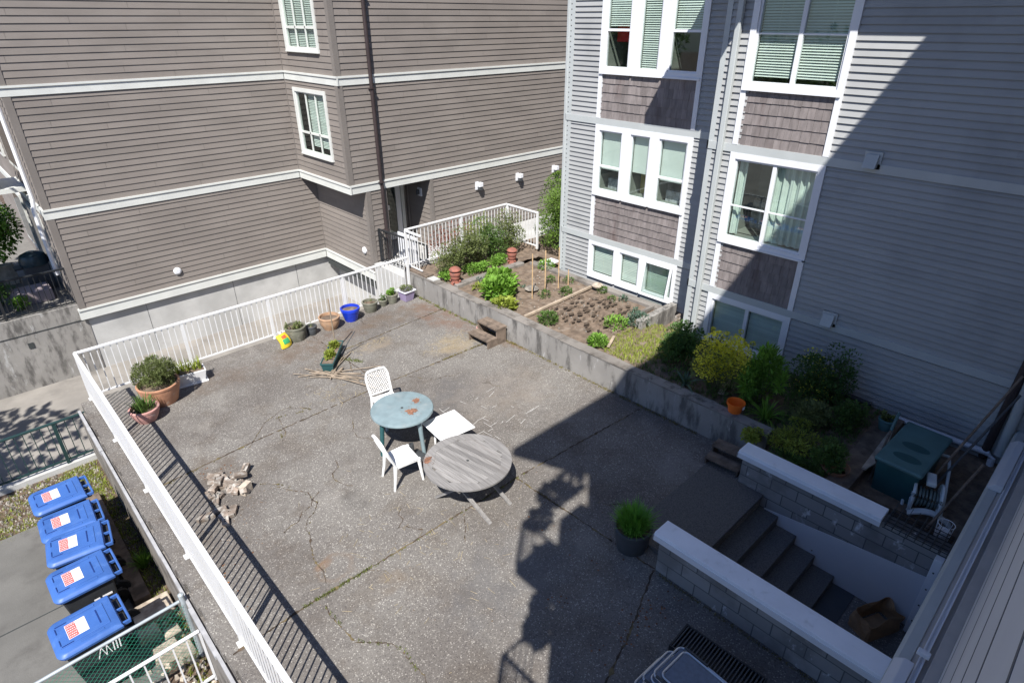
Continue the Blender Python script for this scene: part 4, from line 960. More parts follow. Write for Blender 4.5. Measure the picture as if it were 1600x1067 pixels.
# ------------------------------------------------------------------ blue bins
def bin_(label):
    e=empty('recycling_bin',(0,0,0),0,label,'bin','blue lidded bins in a row on the lower yard')
    def ring(x0,x1,w_,z): return [(x0,-w_,z),(x1,-w_,z),(x1,w_,z),(x0,w_,z)]
    m=MB(); m.hexa(ring(-.24,.22,.22,.06)+ring(-.34,.27,.285,.98)); m.box(-.36,.28,-.305,.305,.955,.995)
    b=m.build('body',BIND,e,bevel=.03)
    m=MB(); m.box(-.31,-.285,-.13,.13,.5,.75); m.build('front_ridge',BIND,b)
    m=MB()
    # lid: stepped dome with rounded outline
    def outline(x0,x1,w_,r,n=5):
        P_=[]
        for (cx,cy,a0) in ((x1-.01,w_-.01,0),(x0+r,w_-r,90),(x0+r,-w_+r,180),(x1-.01,-w_+.01,270)):
            rr_=.01 if cx>0 else r
            for k in range(n+1): a=R(a0+90*k/n); P_.append((cx+rr_*math.cos(a),cy+rr_*math.sin(a)))
        return P_
    prof=[(-.40,.30,.325,.10,.985),(-.41,.30,.33,.10,1.02),(-.385,.285,.31,.09,1.05),(-.36,.22,.285,.08,1.065)]
    rings=[]
    for (x0,x1,w_,r,z) in prof:
        k=len(m.v); o=outline(x0,x1,w_,r); m.v+=[(x,y,z) for x,y in o]; rings.append((k,len(o)))
    for (k0,n0),(k1,n1) in zip(rings[:-1],rings[1:]):
        for j in range(n0): m.f.append((k0+j,k0+(j+1)%n0,k1+(j+1)%n0,k1+j)); m.a.append(0)
    m.f.append(tuple(range(rings[-1][0],rings[-1][0]+rings[-1][1]))); m.a.append(0)
    ld=m.build('lid',BINB,e,smooth=True)
    m=MB(); m.box(-.345,.20,-.20,.20,1.062,1.074); m.box(-.15,.12,-.255,-.225,1.062,1.073); m.box(-.15,.12,.225,.255,1.062,1.073); m.build('lid_panel',BINB,ld,bevel=.006)
    m=MB(); m.box(.10,.115,-.13,.13,1.074,1.079); m.box(-.335,-.325,-.16,-.06,1.074,1.080); m.box(-.335,-.325,.06,.16,1.074,1.080); m.box(-.325,-.2,-.19,-.18,1.074,1.080); m.box(-.325,-.2,.18,.19,1.074,1.080); m.build('lid_groove',mk('deep_blue_plastic',(.012,.035,.16),.5,.1),ld)
    m=MB(); m.tube([(.385,-.27,1.0),(.385,.27,1.0)],.016,8); m.box(.24,.39,-.285,-.255,.975,1.02); m.box(.24,.39,.255,.285,.975,1.02); m.box(.24,.385,-.012,.012,.98,1.015); m.box(.23,.29,-.285,.285,1.0,1.04); m.build('handle',BINB,e,smooth=False)
    m=MB(); m.box(.27,.36,-.25,-.02,.93,.95); m.box(.27,.36,.02,.25,.93,.95); m.build('hinge_pocket',BIND,e)
    for s_ in (-1,1):
        m=MB(); P_=[]
        for r0,y in ((.03,.0),(.125,.0),(.13,.01),(.13,.04),(.125,.05),(.03,.05)):
            P_.append((r0,y))
        k=len(m.v); n=20
        for (r0,y) in P_:
            for j in range(n): a=6.2832*j/n; m.v.append((.27+r0*math.cos(a),s_*(.235+y),.13+r0*math.sin(a)))
        for i in range(len(P_)-1):
            for j in range(n): m.f.append((k+i*n+j,k+i*n+(j+1)%n,k+(i+1)*n+(j+1)%n,k+(i+1)*n+j)); m.a.append(0)
        m.build('wheel',TIRE,e,smooth=True)
    m=MB(); m.box(-.235,-.015,-.125,.135,1.0745,1.077); st_=m.build('sticker',STW,ld)
    m=MB(); m.box(-.23,-.125,-.12,.13,1.0775,1.078); m.build('sticker_red',STR,st_)
    m=MB(); rg=random.Random(4)
    for k in range(6):
        yy=.115-.04*k; 
        x=-.115
        while x<-.03: 
            L=rg.uniform(.008,.02); m.box(x,x+L,yy-.012,yy,1.0775,1.078); x+=L+.006
    m.build('sticker_print',STG,st_)
    m=MB()
    for k in range(6):
        yy=.115-.04*k; x=-.222
        while x<-.14:
            L=rg.uniform(.008,.02); m.box(x,min(x+L,-.13),yy-.010,yy,1.0782,1.0786); x+=L+.007
    m.build('sticker_print',STW,st_)
    return e
bins=[(-.101,10.50,.5,'blue lidded bin farthest from the camera, by the gravel and grass'),(-.107,9.73,-2.5,'second blue lidded bin from the gravel end of the row'),(-.123,9.12,-7,'middle blue lidded bin, turned slightly in the row'),(-.212,8.40,1.2,'blue lidded bin with two white stripes on its black side'),(-.352,7.44,2.2,'nearest blue lidded bin with white scrawl on its side, against the chain link fence')]
b0=None
for i,(x,y,a,l) in enumerate(bins):
    o=bin_(l) if b0 is None else copy_tree(b0)
    b0=b0 or o
    o['label']=l; o.location=(x+.02,y,-1.19); o.rotation_euler=(0,0,R(a))
    if i==3: 
        m=MB(); m.box(-.02,.05,-.272,-.268,.72,.75); m.box(.08,.2,-.275,-.270,.72,.75); m.build('painted_mark',STW,o)
    if i==4:
        m=MB(); pts=[(-.06,.70),(0,.86),(.03,.70),(.06,.86),(.09,.70)]
        for a_,b_ in zip(pts[:-1],pts[1:]): bar(m,(a_[0],-.279,a_[1]-.02),(b_[0],-.280,b_[1]-.02),.003,.0045)
        for xx in (.12,.155,.19): bar(m,(xx,-.281,.69),(xx+.015,-.282,.86),.004,.007)
        bar(m,(.11,-.282,.86),(.22,-.283,.87),.004,.007); m.build('painted_mark',STW,o)
# timber edging beside the bins
e=tag(MB().box(.20,.42,8.45,11.55,-1.25,-1.10).build('timber_edging',TIMB,bevel=.01),'weathered timber edging plank along the right side of the blue bins','timber')
tag(MB().box(.10,.62,7.95,8.30,-1.25,-1.06).build('stone_slab',STONE,bevel=.02),'pale broken stone slab beyond the chain link fence post','stone')
rg=random.Random(9)
for i,(x,y,s_) in enumerate(((.2,7.75,.16),(.45,7.55,.13),(.30,7.3,.2),(.5,7.15,.12))):
    m=MB(); h=.1; m.hexa([(x-s_,y-s_*.7,-1.25),(x+s_,y-s_*.8,-1.25),(x+s_*.9,y+s_*.7,-1.25),(x-s_*.8,y+s_*.8,-1.25),(x-s_*.8,y-s_*.5,-1.08),(x+s_*.8,y-s_*.6,-1.1),(x+s_*.7,y+s_*.6,-1.07),(x-s_*.7,y+s_*.6,-1.09)])
    tag(m.build('stone',STONE,bevel=.015),('pale stone just below the broken slab, left one','flat pale stone close to the patio wall by the galvanised post','largest pale rubble stone behind the green mesh','small pale stone nearest the foot of the galvanised post')[i],'stone','rubble stones behind the mesh')
# ------------------------------------------------------------------ plants
def leaf(m,p,d,L,w_,var,up=.3):
    d=Vector(d).normalized(); s_=d.cross(Vector((0,0,1)))
    if s_.length<.1: s_=Vector((1,0,0))
    s_.normalize(); n=s_.cross(d); p=Vector(p)
    mid=p+d*L*.5+n*L*.08; tip=p+d*L-n*L*.05
    m.quad(p,mid-s_*w_,tip,mid+s_*w_,var)
def foliage(m,n,c,rad,size,rg,aspect=.45,shell=.5,flat=1.0,upb=.3,clumps=0):
    cl=[(rg.gauss(0,.5),rg.gauss(0,.5),rg.gauss(0,.45),rg.uniform(-.22,.22)) for _ in range(clumps)] if clumps else None
    for i in range(n):
        v=Vector((rg.gauss(0,1),rg.gauss(0,1),rg.gauss(0,1))).normalized()
        r=rg.random()**(.33 if shell<.5 else .22)
        var=rg.uniform(-.3,.3)
        if cl:
            k=cl[rg.randrange(len(cl))]; q=Vector(k[:3])*.75+v*r*.42; var+=k[3]
            if q.length>1.05: q*=1.05/q.length
        else: q=v*r
        p=(c[0]+q.x*rad[0],c[1]+q.y*rad[1],c[2]+q.z*rad[2])
        d=(v+Vector((rg.gauss(0,.6),rg.gauss(0,.6),rg.gauss(0,.5)+upb)))
        L=size*rg.uniform(.6,1.3); leaf(m,p,d,L,L*aspect*.5,var)
def stems(m,n,base,c,rad,rg,r=.006):
    for i in range(n):
        v=Vector((rg.gauss(0,1),rg.gauss(0,1),abs(rg.gauss(0,1)))).normalized()*.8
        t=Vector((c[0]+v.x*rad[0],c[1]+v.y*rad[1],c[2]+v.z*rad[2])); b=Vector(base)+Vector((rg.uniform(-.04,.04),rg.uniform(-.04,.04),0))
        mid=(b+t)/2+Vector((rg.uniform(-.04,.04),rg.uniform(-.04,.04),.03)); m.tube([b,mid,t],[r,r*.7,r*.35],5,cap=False)
def blades(m,n,c,L,w_,spread,rg,var=.3,r0=.06,seg=4,droop=.6):
    for i in range(n):
        a=rg.uniform(0,6.283); sp=rg.uniform(.05,spread); l=L*rg.uniform(.6,1.1); q=rg.uniform(0,r0); p=Vector((c[0]+q*math.cos(a),c[1]+q*math.sin(a),c[2])); dirh=Vector((math.cos(a+rg.uniform(-.4,.4)),math.sin(a+rg.uniform(-.4,.4)),0)); s_=Vector((-dirh.y,dirh.x,0)); vv=rg.uniform(-var,var)
        pr=None
        for k in range(seg+1):
            t=k/seg; P_=p+dirh*(sp*l*t**1.3)+Vector((0,0,l*(t-droop*sp*t*t*.9))); ww=w_*(1-t)**.6*(1 if k else .7)
            c_=(P_-s_*ww,P_+s_*ww)
            if pr: m.quad(pr[0],pr[1],c_[1],c_[0],vv)
            pr=c_
def bush(label,x,y,z,rx,ry,rz_,mat,n,size,seed,name='shrub',cat='shrub',group=None,fl=None,aspect=.5,clumps=14,upb=.3,stemn=10,flname='flowers',flsize=.03,fln=200):
    rg=random.Random(seed); e=empty(name,(x,y,z),0,label,cat,group)
    m=MB(); foliage(m,n,(0,0,rz_),(rx,ry,rz_),size,rg,aspect,clumps=clumps,upb=upb); m.build('leaves',mat,e)
    m=MB(); stems(m,stemn,(0,0,-.02),(0,0,rz_),(rx,ry,rz_),rg); m.build('stems',STEM,e)
    if fl:
        m=MB(); foliage(m,fln,(0,0,rz_*1.25),(rx*1.05,ry*1.05,rz_*.95),flsize,rg,1.2,clumps=fl[1],upb=.8); m.build(flname,fl[0],e)
    return e
def bladeplant(label,x,y,z,L,w_,spread,n,mat,seed,name='leafy_plant',cat='plant',r0=.06,droop=.6):
    m=MB(); blades(m,n,(0,0,0),L,w_,spread,random.Random(seed),r0=r0,droop=droop); o=m.build(name,mat); o.location=(x,y,z); return tag(o,label,cat)
# back bed behind the path strip
tag(MB().box(8.9,11.3,11.42,11.62,.45,.60).build('stone_edging',CURB,bevel=.02),'pale stone edging strip between the shrub bed and the vegetable soil','edging')
for i,(x,y,rx,ry,rz_,mat,n,s_,lab) in enumerate((
 (9.35,12.2,.52,.46,.42,L_OLV,2600,.06,'loose olive green shrub nearest the wall end behind the clay ornament'),
 (10.05,12.45,.6,.55,.62,L_OLV,4200,.06,'tall twiggy shrub in the middle of the bed against the garden railing'),
 (10.9,12.5,.6,.55,.58,L_MID,3800,.06,'mid green shrub behind the path strip, left of the second clay ornament'),
 (11.65,12.55,.55,.5,.6,L_OLV,3200,.06,'twiggy shrub at the far corner of the garden railing'),
 (9.1,11.95,.30,.25,.14,L_BRT,1500,.055,'low bright ground plant beside the front clay ornament'),
 (9.9,11.85,.4,.2,.14,L_BRT,1500,.055,'low green clump at the foot of the railing shrubs'),
 (10.7,11.9,.35,.2,.13,L_BRT,1300,.055,'low green clump near the far clay ornament'))):
    bush(lab,x,y,.55,rx,ry,rz_,mat,n,s_,40+i,clumps=22)
bush('orange tipped shrub standing beyond the garden railing',10.6,13.9,-.02,1.1,.25,.75,L_RED,1300,.06,61,clumps=16)
bush('yellow green shrub beyond the far part of the garden railing',11.7,13.85,-.02,.7,.25,.72,L_LIM,1300,.055,62,clumps=16)
for i,(x,y,rx,ry,rz_,mat) in enumerate(((13.25,11.75,.75,.95,1.0,L_HED),(14.3,12.5,1.0,.95,1.05,L_HED),(12.95,10.75,.55,.6,.75,L_HED))):
    bush(('large green hedge bush between the white railing and the grey building','taller green hedge bush against the taupe siding','lower hedge bush tucked behind the grey building corner')[i],x,y,.35,rx,ry,rz_,mat,8500 if i<2 else 4200,.07,70+i,'hedge_bush','hedge',clumps=34,stemn=16)
# vegetable beds
def leafyclump(label,x,y,z,r,h,n,mat,seed,size=.13,asp=.75,name='leafy_plant'):
    rg=random.Random(seed); m=MB(); foliage(m,n,(0,0,h*.5),(r,r,h*.6),size,rg,asp,clumps=0,upb=.9); o=m.build(name,mat); o.location=(x,y,z); return tag(o,label,'plant')
leafyclump('large bright leafy vegetable clump beside the garden wall',9.35,10.35,.52,.42,.36,420,L_BRT,81,.15)
leafyclump('bright leafy vegetable clump behind the one at the wall',9.75,10.75,.52,.38,.38,340,L_BRT,82,.15)
leafyclump('lime leafy clump hanging over the wall edge',8.98,9.75,.50,.28,.16,170,L_LIM,83,.13)
for i,(x,y,r,h,n,mt,lab) in enumerate(((9.12,8.45,.22,.2,420,L_MID,'bushy green seedling patch at the wall by the timber edging'),(9.1,7.0,.20,.17,520,L_BRT,'round bright green herb near the wall at the end of the soil bed'),(10.05,7.25,.26,.20,300,L_BRT,'grassy green clump in the soil bed'),(10.5,7.0,.25,.22,380,L_BLU,'blue green lavender like clump beside the grassy clump'),(11.3,8.0,.09,.12,90,L_BLU,'small blue green seedling at the soil bed edge'),(10.9,7.35,.1,.12,100,L_BLU,'blue green seedling before the low concrete wall'),(9.5,11.2,.13,.14,90,L_BLU,'blue green seedling beside the path strip'),(9.25,11.0,.16,.1,120,L_LIM,'pale yellow green lettuce near the front clay ornament'),(9.45,10.98,.14,.1,120,L_BRT,'small lettuce right of the pale one'),(11.5,10.8,.22,.2,260,L_BRT,'bright green plant beside the white tray'),(10.9,10.05,.12,.14,120,L_MID,'small green plant between the stakes'),(10.1,9.5,.14,.14,130,L_MID,'small plant at the foot of the first stake'),(10.6,9.25,.16,.13,150,L_MID,'low plant in front of the second stake'),(11.2,9.7,.14,.14,110,L_MID,'small plant by the last stake'),(10.1,10.25,.06,.06,40,L_BLU,'tiny seedling in the open soil'),(11.35,8.7,.12,.12,120,L_MID,'small plant under the first basement window'),(11.1,8.2,.1,.1,90,L_MID,'small plant in line with the middle basement window'))):
    leafyclump(lab,x,y,.53,r,h,n,mt,100+i,.06 if r<.15 else .075,.4)
# planted rows: clods, pale stones and the painted shade of small dug hollows
crumb=MB(); rg=random.Random(77)
for i in range(70):
    x=rg.uniform(9.4,11.1); y=9.0-(i%7)*.28+rg.uniform(-.06,.06)+(x-9.4)*-.05-.1; s_=rg.uniform(.04,.09)
    crumb.hexa([(x-s_,y-s_*.6,.49),(x+s_,y-s_*.5,.49),(x+s_,y+s_*.6,.49),(x-s_,y+s_*.5,.49),(x-s_*.4,y-s_*.2,.56+s_*.35),(x+s_*.5,y-s_*.2,.555+s_*.3),(x+s_*.4,y+s_*.2,.56+s_*.3),(x-s_*.5,y+s_*.25,.555+s_*.3)],rg.uniform(-.3,.2))
tag(crumb.build('soil_clods',SOIL),kind='stuff')
scatter_stones('garden_pebbles',PEB,[(9.0,11.4,7.3,10.9)],120,.015,.045,.53,seed=21)
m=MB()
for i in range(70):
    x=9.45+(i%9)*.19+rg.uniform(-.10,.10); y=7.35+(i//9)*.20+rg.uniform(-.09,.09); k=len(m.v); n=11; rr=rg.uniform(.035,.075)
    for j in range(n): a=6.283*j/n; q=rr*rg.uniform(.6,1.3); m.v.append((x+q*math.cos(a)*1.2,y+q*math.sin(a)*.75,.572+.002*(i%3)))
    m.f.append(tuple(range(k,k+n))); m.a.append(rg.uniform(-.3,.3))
tag(m.build('hollow_shade_patches',mk('shaded_pit_brown',(.06,.043,.03),1,.3,20)),kind='stuff')  # flat dark brown patches paint the shade inside the dug pits
# weedy grass cover between the soil bed and the shrubs
m=MB(); m2=MB()
for i in range(1500):
    x=rg.uniform(9.0,10.9); y=rg.uniform(5.6,7.0); 
    if (x-9.9)**2/1.0+(y-6.4)**2/.5>1: continue
    tufts(m,x,y,.5,.04,4,.07,rg,.9)
tag(m.build('grass',L_LIM),kind='stuff')
for i in range(1500):
    x=rg.uniform(8.85,10.8); y=rg.uniform(2.0,6.0); tufts(m2,x,y,.5,.05,4,.10,rg,.9)
tag(m2.build('grass',L_DRK),kind='stuff')
m=MB()
for i in range(600): x=rg.uniform(.0,.62) if i%2 else rg.uniform(-1.2,.6); y=rg.uniform(11.7,12.8); tufts(m,x,y,-1.235,.05,5,.07,rg,.9)
for i in range(520): x=rg.uniform(.40,.64); y=rg.uniform(6.0,11.8); tufts(m,x,y,-1.235,.04,5,.07,rg,.9)
for i in range(160): x=rg.uniform(-1.3,-.3); y=rg.uniform(11.3,11.7); tufts(m,x,y,-1.235,.05,5,.06,rg,.9)
tag(m.build('grass',L_LIM),kind='stuff')
bladeplant('spiky green grass clump in the dirt strip between the bins and the patio wall',.52,9.2,-1.22,.38,.008,.75,110,L_BRT,5,'grass_clump','grass clump',.05)
# edging boards and stakes
def plank(name,label,a,b,z,w_,h,mat,cat,group=None):
    m=MB(); bar(m,(a[0],a[1],z),(b[0],b[1],z),w_,h); return tag(m.build(name,mat,bevel=.006),label,cat,group)
plank('edging_board','pale timber edging board between the staked bed and the dug bed',(8.9,8.97),(11.35,9.06),.57,.035,.03,TIMBL,'board')
plank('edging_board','short pale timber offcut beside the round herb',(9.15,6.75),(9.6,6.95),.56,.03,.02,TIMBL,'board')
plank('edging_board','pale board lying beside the spiky strap leaved plant',(9.2,4.2),(9.75,4.35),.56,.05,.012,TIMBL,'board')
for i,(x,y,h,l) in enumerate(((9.83,9.66,1.16,'tall bamboo stake nearest the garden wall'),(10.24,9.62,1.16,'second tall bamboo stake in the vegetable bed'),(10.73,9.62,1.12,'third bamboo stake with a thin dark shadow, tallest looking'),(11.07,9.59,.45,'short bamboo stake nearest the grey building'))):
    m=MB(); m.tube([(0,0,0),(.005,.01,h)],.014,7); o=tag(m.build('garden_stake',STAKE),l,'stake','bamboo stakes in the vegetable bed'); o.location=(x,y,.5)
tag(MB().box(11.42,11.62,6.95,11.35,.35,.60).build('concrete_curb',CURB,bevel=.015),'low concrete curb running under the basement windows','curb')
e=tag(MB().box(10.35,11.72,6.78,6.95,.2,.72).build('low_wall',CONC,bevel=.01),'short low concrete wall ending the curb beside the window','wall')
tag(MB().box(10.35,11.45,7.2,7.28,.55,.62).build('window_well_board',CURB),'grey board lying along the soil under the open window','board')
tag(MB().box(11.5,12.2,10.9,11.25,.52,.56).build('white_tray',WHT,bevel=.01),'flat white tray lying under the end post of the garden railing','tray')
m=MB(); m.lathe([(.001,.0),(.16,.02),(.19,.05),(.14,.09),(.001,.1)],n=9); o=tag(m.build('stone',PEB,smooth=True),'flat grey stone in the staked bed','stone'); o.location=(10.15,10.0,.54)
m=MB(); m.lathe([(.001,.0),(.13,.02),(.15,.06),(.1,.11),(.001,.13)],n=9); o=tag(m.build('stone',STONE,smooth=True),'round pale stone on the curb below the first basement window','stone'); o.location=(11.4,8.9,.58)
for k in range(4):
    tag(MB().box(11.0+.02*k,11.2+.015*k,6.30+.02*k,6.42,.48+.07*k,.545+.07*k).build('brick',BRICK,bevel=.005),'red brick at the grey building corner, '+('lowest of its stack','second from the bottom of its stack','second from the top of its stack','topmost of its stack')[k],'brick','red bricks at the building corner')
# red clay pagoda ornaments
def ornament(x,y,z,label,s_=1,rz=0):
    e=empty('clay_ornament',(x,y,z),rz,label,'ornament','red clay garden ornaments')
    m=MB(); m.lathe([(.001,0),(.13,0),(.125,.03),(.10,.05),(.09,.13),(.12,.15),(.13,.20),(.09,.22)],n=16); m.build('base',REDC,e,smooth=True)
    m=MB(); m.lathe([(.09,.22),(.14,.24),(.145,.30),(.10,.33),(.085,.36)],n=16); m.build('body',REDC,e,smooth=True)
    m=MB(); m.lathe([(.085,.36),(.15,.365),(.155,.385),(.12,.43),(.06,.46),(.001,.47)],n=16); m.build('roof',REDC,e,smooth=True)
    for a in (.5,2.1,3.7,5.3):
        m=MB(); m.tube([(.11*math.cos(a),.11*math.sin(a),.08),(.15*math.cos(a),.15*math.sin(a),.09)],.03,8); m.build('face_boss',REDC,e,smooth=True)
    e.scale=(s_,s_,s_); return e
ornament(9.0,11.62,.56,'red clay lantern ornament near the wall end'); ornament(11.1,11.72,.56,'red clay lantern ornament at the far end of the path strip',.95,1)
# wooden step at the wall
def steps(name,x,y,rz,label):
    e=empty(name,(x,y,0),rz,label,'step')
    for i,(x0,x1,zz) in enumerate(((-.36,-.06,.20),(-.08,.24,.40))):
        m=MB(); m.box(x0,(x0+x1)/2-.004,-.34,.34,zz-.035,zz,-.1); m.box((x0+x1)/2+.004,x1,-.34,.34,zz-.035,zz,.08); m.build('tread',TIMB,e)
    for s_ in (-1,1):
        m=MB(); m.prism([(-.34,0),(.22,0),(.22,.362),(-.06,.362),(-.06,.162),(-.34,.162)],s_*.30,s_*.335,M=lambda a,b,z:(a,z,b)); m.build('side_board',TIMB,e)
    return e
steps('wooden_step',8.27,9.50,0,'small two tread weathered wooden step against the garden wall')
steps('wooden_step',8.22,3.42,R(4),'dark wooden step in the shade at the end of the garden wall').scale=(.8,.85,.62)
# ------------------------------------------------------------------ pots
def pot(name,label,x,y,r,h,mat,rim=.03,taper=.7,soil_=True,rimh=.05,plant=None,seed=0,cat='flower pot',curve=0,ribs=0,saucer=False):
    e=empty(name,(x,y,0),rnd.uniform(0,3),label,cat)
    rb=r*taper; rm=(r+rb)/2*(1+curve)
    m=MB(); m.lathe([(.001,0),(rb,0),(rb+.004,.01),((rb*.6+r*.4)*(1+curve*.8),h*.35),(rm*.35+r*.65+curve*.01,h*.7),(r-rim*.35,h-rimh),(r,h-rimh+.004),(r+.004,h-.008),(r-.006,h),(r-rim,h),(r-rim-.004,h-.06),(r-rim-.01,h-.12)],n=36)
    b=m.build('pot_body',mat,e,smooth=True)
    if soil_: m=MB(); m.disc((0,0,h-.07),r-rim-.003,24); m.build('potting_soil',SOIL,e)
    if plant:
        kind,pm,sz=plant; rg=random.Random(seed+5)
        m=MB()
        if kind=='bush': foliage(m,int(sz[1]),(0,0,h+sz[0]*.35),(r*sz[2],r*sz[2],sz[0]*.55),sz[3],rg,.35,clumps=12,upb=1)
        if kind=='blades': blades(m,int(sz[1]),(0,0,h-.07),sz[0],sz[2],sz[3],rg,r0=r*.6)
        if kind=='sprig': foliage(m,int(sz[1]),(0,0,h+.02),(r*.8,r*.8,sz[0]),sz[3],rg,.5,clumps=5,upb=.8)
        m.build('plant',pm,e)
    return e
pot('flower_pot','largest terracotta pot with a bushy green herb in the left corner',1.95,12.0,.38,.42,TERR,plant=('bush',L_OLV,(.62,5200,.98,.05)),seed=1,taper=.72)
pot('flower_pot','pink terracotta pot with broad strap leaves beside the left railing',1.53,11.5,.255,.28,TERRP,plant=('blades',L_MID,(.34,90,.014,.75)),seed=2,taper=.62,curve=.08)
pot('flower_pot','wide buff clay pot of bare soil, left of the cobalt blue one',5.90,12.60,.25,.32,TERRL,seed=3,taper=.62,curve=.14)
pot('flower_pot','cobalt blue glazed pot filled with soil',6.50,12.66,.235,.34,BLUG,seed=4,taper=.64,rimh=.08)
pot('flower_pot','grey green clay pot with a sprawling seedling beside the yellow sack',5.05,12.63,.24,.34,GRYC,seed=5,taper=.78,plant=('sprig',L_OLV,(.15,240,0,.05)))
pot('flower_pot','small dark pot between the grey clay pot and the wide buff one',5.43,12.62,.13,.22,CHAR,seed=6,taper=.8,plant=('sprig',L_OLV,(.05,30,0,.04)))
pot('flower_pot','olive green glazed pot with a tan rim right of the cobalt blue one',7.13,12.78,.20,.27,GRYC,seed=7,taper=.72,plant=('sprig',L_OLV,(.06,16,0,.06)))
pot('flower_pot','small grey pot with a sprig of leaves between two larger pots',7.55,12.85,.12,.17,GRYC,seed=8,plant=('sprig',L_MID,(.12,60,0,.06)))
pot('flower_pot','dark clay pot full of green leaves next to the lilac planter',7.83,12.85,.165,.25,GRYC,seed=9,taper=.75,plant=('sprig',L_BRT,(.08,420,0,.05)))
pot('flower_pot','tiny terracotta pot beside the two tread wooden step',8.35,9.93,.085,.15,TERRP,seed=10,taper=.7,rim=.015)
pot('flower_pot','charcoal plastic pot of thick green grass at the head of the stairs',5.55,3.42,.265,.38,CHAR,seed=12,taper=.78,plant=('blades',L_GRN2,(.42,900,.006,.75)))
# lilac square planter
e=empty('planter',(8.20,12.72,0),R(5),'lilac square planter with a white rim in the corner by the garden wall','planter')
m=MB(); m.hexa([(-.12,-.12,0),(.12,-.12,0),(.12,.12,0),(-.12,.12,0),(-.17,-.17,.27),(.17,-.17,.27),(.17,.17,.27),(-.17,.17,.27)]); m.build('planter_box',PURP,e,bevel=.01)
m=MB(); 
for q in ((-.19,.19,-.19,-.165),(-.19,.19,.165,.19),(-.19,-.165,-.165,.165),(.165,.19,-.165,.165)): m.box(*q,.27,.295)
m.build('rim',WHT,e); m=MB(); foliage(m,620,(0,0,.33),(.17,.17,.05),.04,random.Random(3),.4,upb=.6); m.build('plant',L_OLV,e)
# long white planter
e=empty('planter',(2.60,12.33,0),R(-8),'white rectangular planter on a tray with sprouting bulbs by the railing','planter')
m=MB(); m.hexa([(-.25,-.12,.03),(.25,-.12,.03),(.25,.12,.03),(-.25,.12,.03),(-.30,-.16,.27),(.30,-.16,.27),(.30,.16,.27),(-.30,.16,.27)]); m.build('planter_box',WHR,e,bevel=.008)
m=MB(); m.box(-.30,.30,-.16,.16,0,.03); m.build('tray',WHR,e,bevel=.008); m=MB(); m.box(-.27,.27,-.13,.13,.272,.276); m.build('potting_soil',SOIL,e)
m=MB(); rg=random.Random(8)
for k in range(5): blades(m,16,(-.2+.1*k,rg.uniform(-.05,.05),.27),.32,.013,.5,rg,r0=.04)
m.build('plant',L_LIM,e)
# long dark green planter with stakes
e=empty('planter',(5.15,11.12,0),R(49),'dark green trough planter with yellow green weeds in the middle of the patio','planter')
m=MB(); m.hexa([(-.48,-.10,0),(.48,-.10,0),(.48,.10,0),(-.48,.10,0),(-.52,-.13,.20),(.52,-.13,.20),(.52,.13,.20),(-.52,.13,.20)]); m.box(-.53,.53,-.14,-.125,.185,.215); m.box(-.53,.53,.125,.14,.185,.215); m.box(-.53,-.515,-.125,.125,.185,.215); m.box(.515,.53,-.125,.125,.185,.215); m.build('planter_box',TEALD,e)
m=MB(); m.box(-.5,.5,-.115,.115,.2,.203); m.build('potting_soil',SOIL,e)
m=MB(); foliage(m,420,(-.22,0,.24),(.24,.11,.07),.07,rg,.4,clumps=6,upb=.7); foliage(m,360,(.28,0,.27),(.18,.11,.10),.07,rg,.4,clumps=5,upb=.7); m.build('plant',L_LIM,e)
m=MB(); m.tube([(5.43,11.50,.02),(5.40,11.44,1.28)],.014,7); tag(m.build('tall_stick',BAMB),'tall grey stick standing upright in the green trough planter','stick')
m=MB(); m.tube([(5.36,11.12,.10),(5.74,11.10,.52)],.010,7); tag(m.build('dark_stick',CHAR),'thin dark stick slanting out of the green trough planter','stick')
# yellow sack
e=empty('sack',(4.68,12.45,0),R(20),'yellow plastic fertiliser sack leaning beside the grey clay pot','sack')
m=MB()
def sk(u,v): 
    a=(u-.5)*2; b=v; return (a*.15*(1-.1*b),-.06-.05*math.sin(b*3.1)+.16*b-.04*(1-a*a),.02+.30*b*(1-.06*abs(a)))
curved_panel(m,sk,8,8,.09); s_o=m.build('sack_body',YEL,e,smooth=True)
m=MB(); curved_panel(m,lambda u,v:tuple(Vector(sk(.2+.6*u,.30+.36*v))+Vector((0,-.006,.004))),5,5,.002); m.build('label_green',SGRN,s_o)
m=MB(); curved_panel(m,lambda u,v:tuple(Vector(sk(.28+.44*u,.70+.18*v))+Vector((0,-.006,.004))),5,4,.002); m.build('label_red',SRED,s_o)
m=MB(); curved_panel(m,lambda u,v:(-.07+.14*u,.09+.03*math.sin(u*9),.31+.06*v),6,2,.004); m.build('torn_top',WHT,s_o)
# bamboo canes lying in a heap
rg=random.Random(31)
for i in range(14):
    cx,cy=4.86+rg.uniform(-.10,.10),10.50+rg.uniform(-.10,.1); a=R(-51+rg.gauss(0,7)); L=rg.uniform(.9,1.9)
    if i in (3,8,12): a=R(38+rg.uniform(-8,8)); cx+=.25; cy+=.25; L=.9
    c,s_=math.cos(a),math.sin(a); z=.012+.008*(i%5); m=MB(); sh=rg.uniform(-.3,.3)
    m.tube([(cx-c*L*(.5+sh*.4),cy-s_*L*(.5+sh*.4),z+rg.uniform(0,.03)),(cx,cy,z+.015),(cx+c*L*(.5-sh*.4),cy+s_*L*(.5-sh*.4),z+rg.uniform(0,.03))],rg.uniform(.006,.014),6)
    tag(m.build('cane',BAMB),'dry cane in the loose heap lying between the green trough and the white chair','cane','dry canes lying in a heap')
m=MB(); m.tube([(4.72,10.45,.03),(4.92,10.5,.06),(5.1,10.62,.05)],[.02,.035,.02],8); tag(m.build('dry_stump',BAMB,smooth=True),'pale dry root end on top of the cane heap','root')
